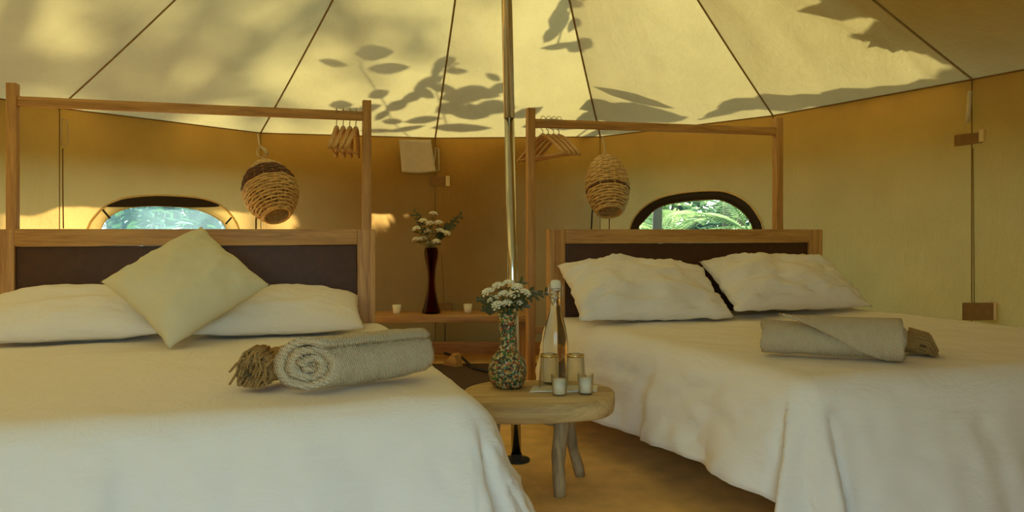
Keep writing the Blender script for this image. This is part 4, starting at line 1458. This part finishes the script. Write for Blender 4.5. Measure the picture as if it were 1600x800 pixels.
def shade_tree(c, h, crown, n, L, label, seed, limbs=9, lean=(0.0, 0.0)):
    """A tall tree up-sun of the tent; its crown breaks the sunlight on the roof into soft patches."""
    g = random.Random(seed)
    t = root('tree', (c[0], c[1], -0.03), label, 'tree')
    bm = bmesh.new(); ln = Vector((lean[0], lean[1], 0))
    tube(bm, [Vector((0, 0, 0)), ln * 0.35 + Vector((0.1, 0.05, h * 0.5)), ln + Vector((0, 0, h))], [0.16, 0.12, 0.08], 10)
    obj('trunk', bm, M['bark'], t)
    bl = bmesh.new(); bm = bmesh.new()
    for i in range(limbs):
        an = 2 * PI * i / limbs + g.uniform(-.3, .3)
        e = Vector((crown * math.cos(an) * g.uniform(0.6, 1), crown * math.sin(an) * g.uniform(0.6, 1), h + g.uniform(-0.9, 1.2))) + ln
        mid = e.lerp(ln + Vector((0, 0, h * 0.92)), 0.5)
        tube(bl, [ln * 0.8 + Vector((0, 0, h * 0.8)), mid, e], [0.06, 0.045, 0.02], 6)
        for q_ in range(n // limbs):
            p_ = mid.lerp(e, g.uniform(0.3, 1.1)) + Vector((g.gauss(0, .32), g.gauss(0, .32), g.gauss(0, .28)))
            add_leaf(bm, p_, Vector((g.uniform(-1, 1), g.uniform(-1, 1), g.uniform(-.8, .3))), Vector((g.uniform(-.6, .6), g.uniform(-.6, .6), 1)), L * g.uniform(.7, 1.3), L * 0.45)
    obj('limbs', bl, M['bark'], t)
    o = obj('crown', bm, M['jungle'], t); o['kind'] = 'stuff'
shade_tree((-8.3, 10.3), 10.1, 1.6, 310, 0.32, 'tall spreading tree far behind the tent, up-sun of the left roof', 7, 9, (2.75, -1.05))

def overhang(panels, c, h, n, L, label, seed):
    """A tree beside the tent whose dense low boughs spread close above the given roof panels."""
    g = random.Random(seed)
    t = root('overhanging_tree', (c[0], c[1], -0.03), label, 'tree')
    o3 = Vector((c[0], c[1], -0.03))
    bm = bmesh.new(); tube(bm, [Vector((0, 0, 0)), Vector((-0.1, 0.05, h * 0.5)), Vector((-0.3, -0.1, h))], [0.14, 0.11, 0.08], 10)
    obj('trunk', bm, M['bark'], t)
    bl = bmesh.new(); bm = bmesh.new()
    for k in panels:
        for u in (0.25, 0.75):
            e = roof_pt(k, u, 0.45) + Vector((0, 0, 0.75)) - o3
            tube(bl, [Vector((-0.25, -0.08, h * 0.9)), e * 0.5 + Vector((0, 0, h * 0.5)), e], [0.06, 0.045, 0.02], 6)
    for i in range(n):
        k = panels[i % len(panels)]
        lift = g.uniform(0.40, 1.0)
        p_ = roof_pt(k, g.uniform(0.03, 0.99), g.uniform(-0.05, 0.93)) - o3 + S * (lift / S.z)
        add_leaf(bm, p_, Vector((g.uniform(-1, 1), g.uniform(-1, 1), g.uniform(-.3, .2))), Vector((g.uniform(-.4, .4), g.uniform(-.4, .4), 1)), L * g.uniform(.7, 1.2), L * 0.5)
    obj('limbs', bl, M['bark'], t)
    o = obj('crown', bm, M['jungle'], t); o['kind'] = 'stuff'
overhang((9, 10), (4.4, 3.6), 3.3, 2200, 0.30, 'dense low tree leaning over the right roof panels of the tent', 9)
shade_tree((-6.2, 7.6), 8.9, 1.15, 1300, 0.34, 'unseen tree added left behind the tent, shading its front roof', 17, 8, (2.8, -2.2))  # added out of view to keep sun off the front roof panels

# jungle behind the tent; side thickets added out of view to cut sky light
def thicket(name, c, pts, h, depth, n, L, label, seed):
    g = random.Random(seed)
    bm = bmesh.new()
    for i in range(n):
        f = g.uniform(0, len(pts) - 1.001); k = int(f)
        p_ = Vector(pts[k]).lerp(Vector(pts[k + 1]), f - k)
        z = g.uniform(0, 1) ** 0.8 * h * (0.8 + 0.35 * fbm(p_.x * 0.4, p_.y * 0.4, seed))
        q = Vector((p_.x + g.gauss(0, depth), p_.y + g.gauss(0, depth), max(0.05, z))) - Vector((c[0], c[1], 0))
        add_leaf(bm, q, Vector((g.uniform(-1, 1), g.uniform(-1, 1), g.uniform(-.8, .5))), Vector((g.uniform(-.6, .6), g.uniform(-.6, .6), 1)), L * g.uniform(.7, 1.3), L * 0.45, 0.2)
    o = obj(name, bm, M['jungle']); o.location = (c[0], c[1], 0)
    tag(o, label, 'jungle', kind='stuff')
thicket('jungle_thicket', (-9, 4), [(-8.6, -4), (-10.2, 1), (-11.2, 6), (-12.5, 13)], 5.0, 0.7, 5200, 0.6, 'unseen jungle thicket added at the left of the tent to dim its walls', 61)
thicket('jungle_thicket', (8, 4), [(6.6, -4), (6.4, 1), (6.8, 6), (7.9, 11)], 5.5, 0.7, 5200, 0.6, 'unseen jungle thicket added at the right of the tent to dim its walls', 62)
thicket('jungle_thicket', (0, 17), [(-14, 17.0), (-8, 18.0), (-3, 18.5), (2, 18.8), (9.5, 18)], 4.6, 0.7, 6500, 0.55, 'dense green jungle thicket far behind the tent', 63)
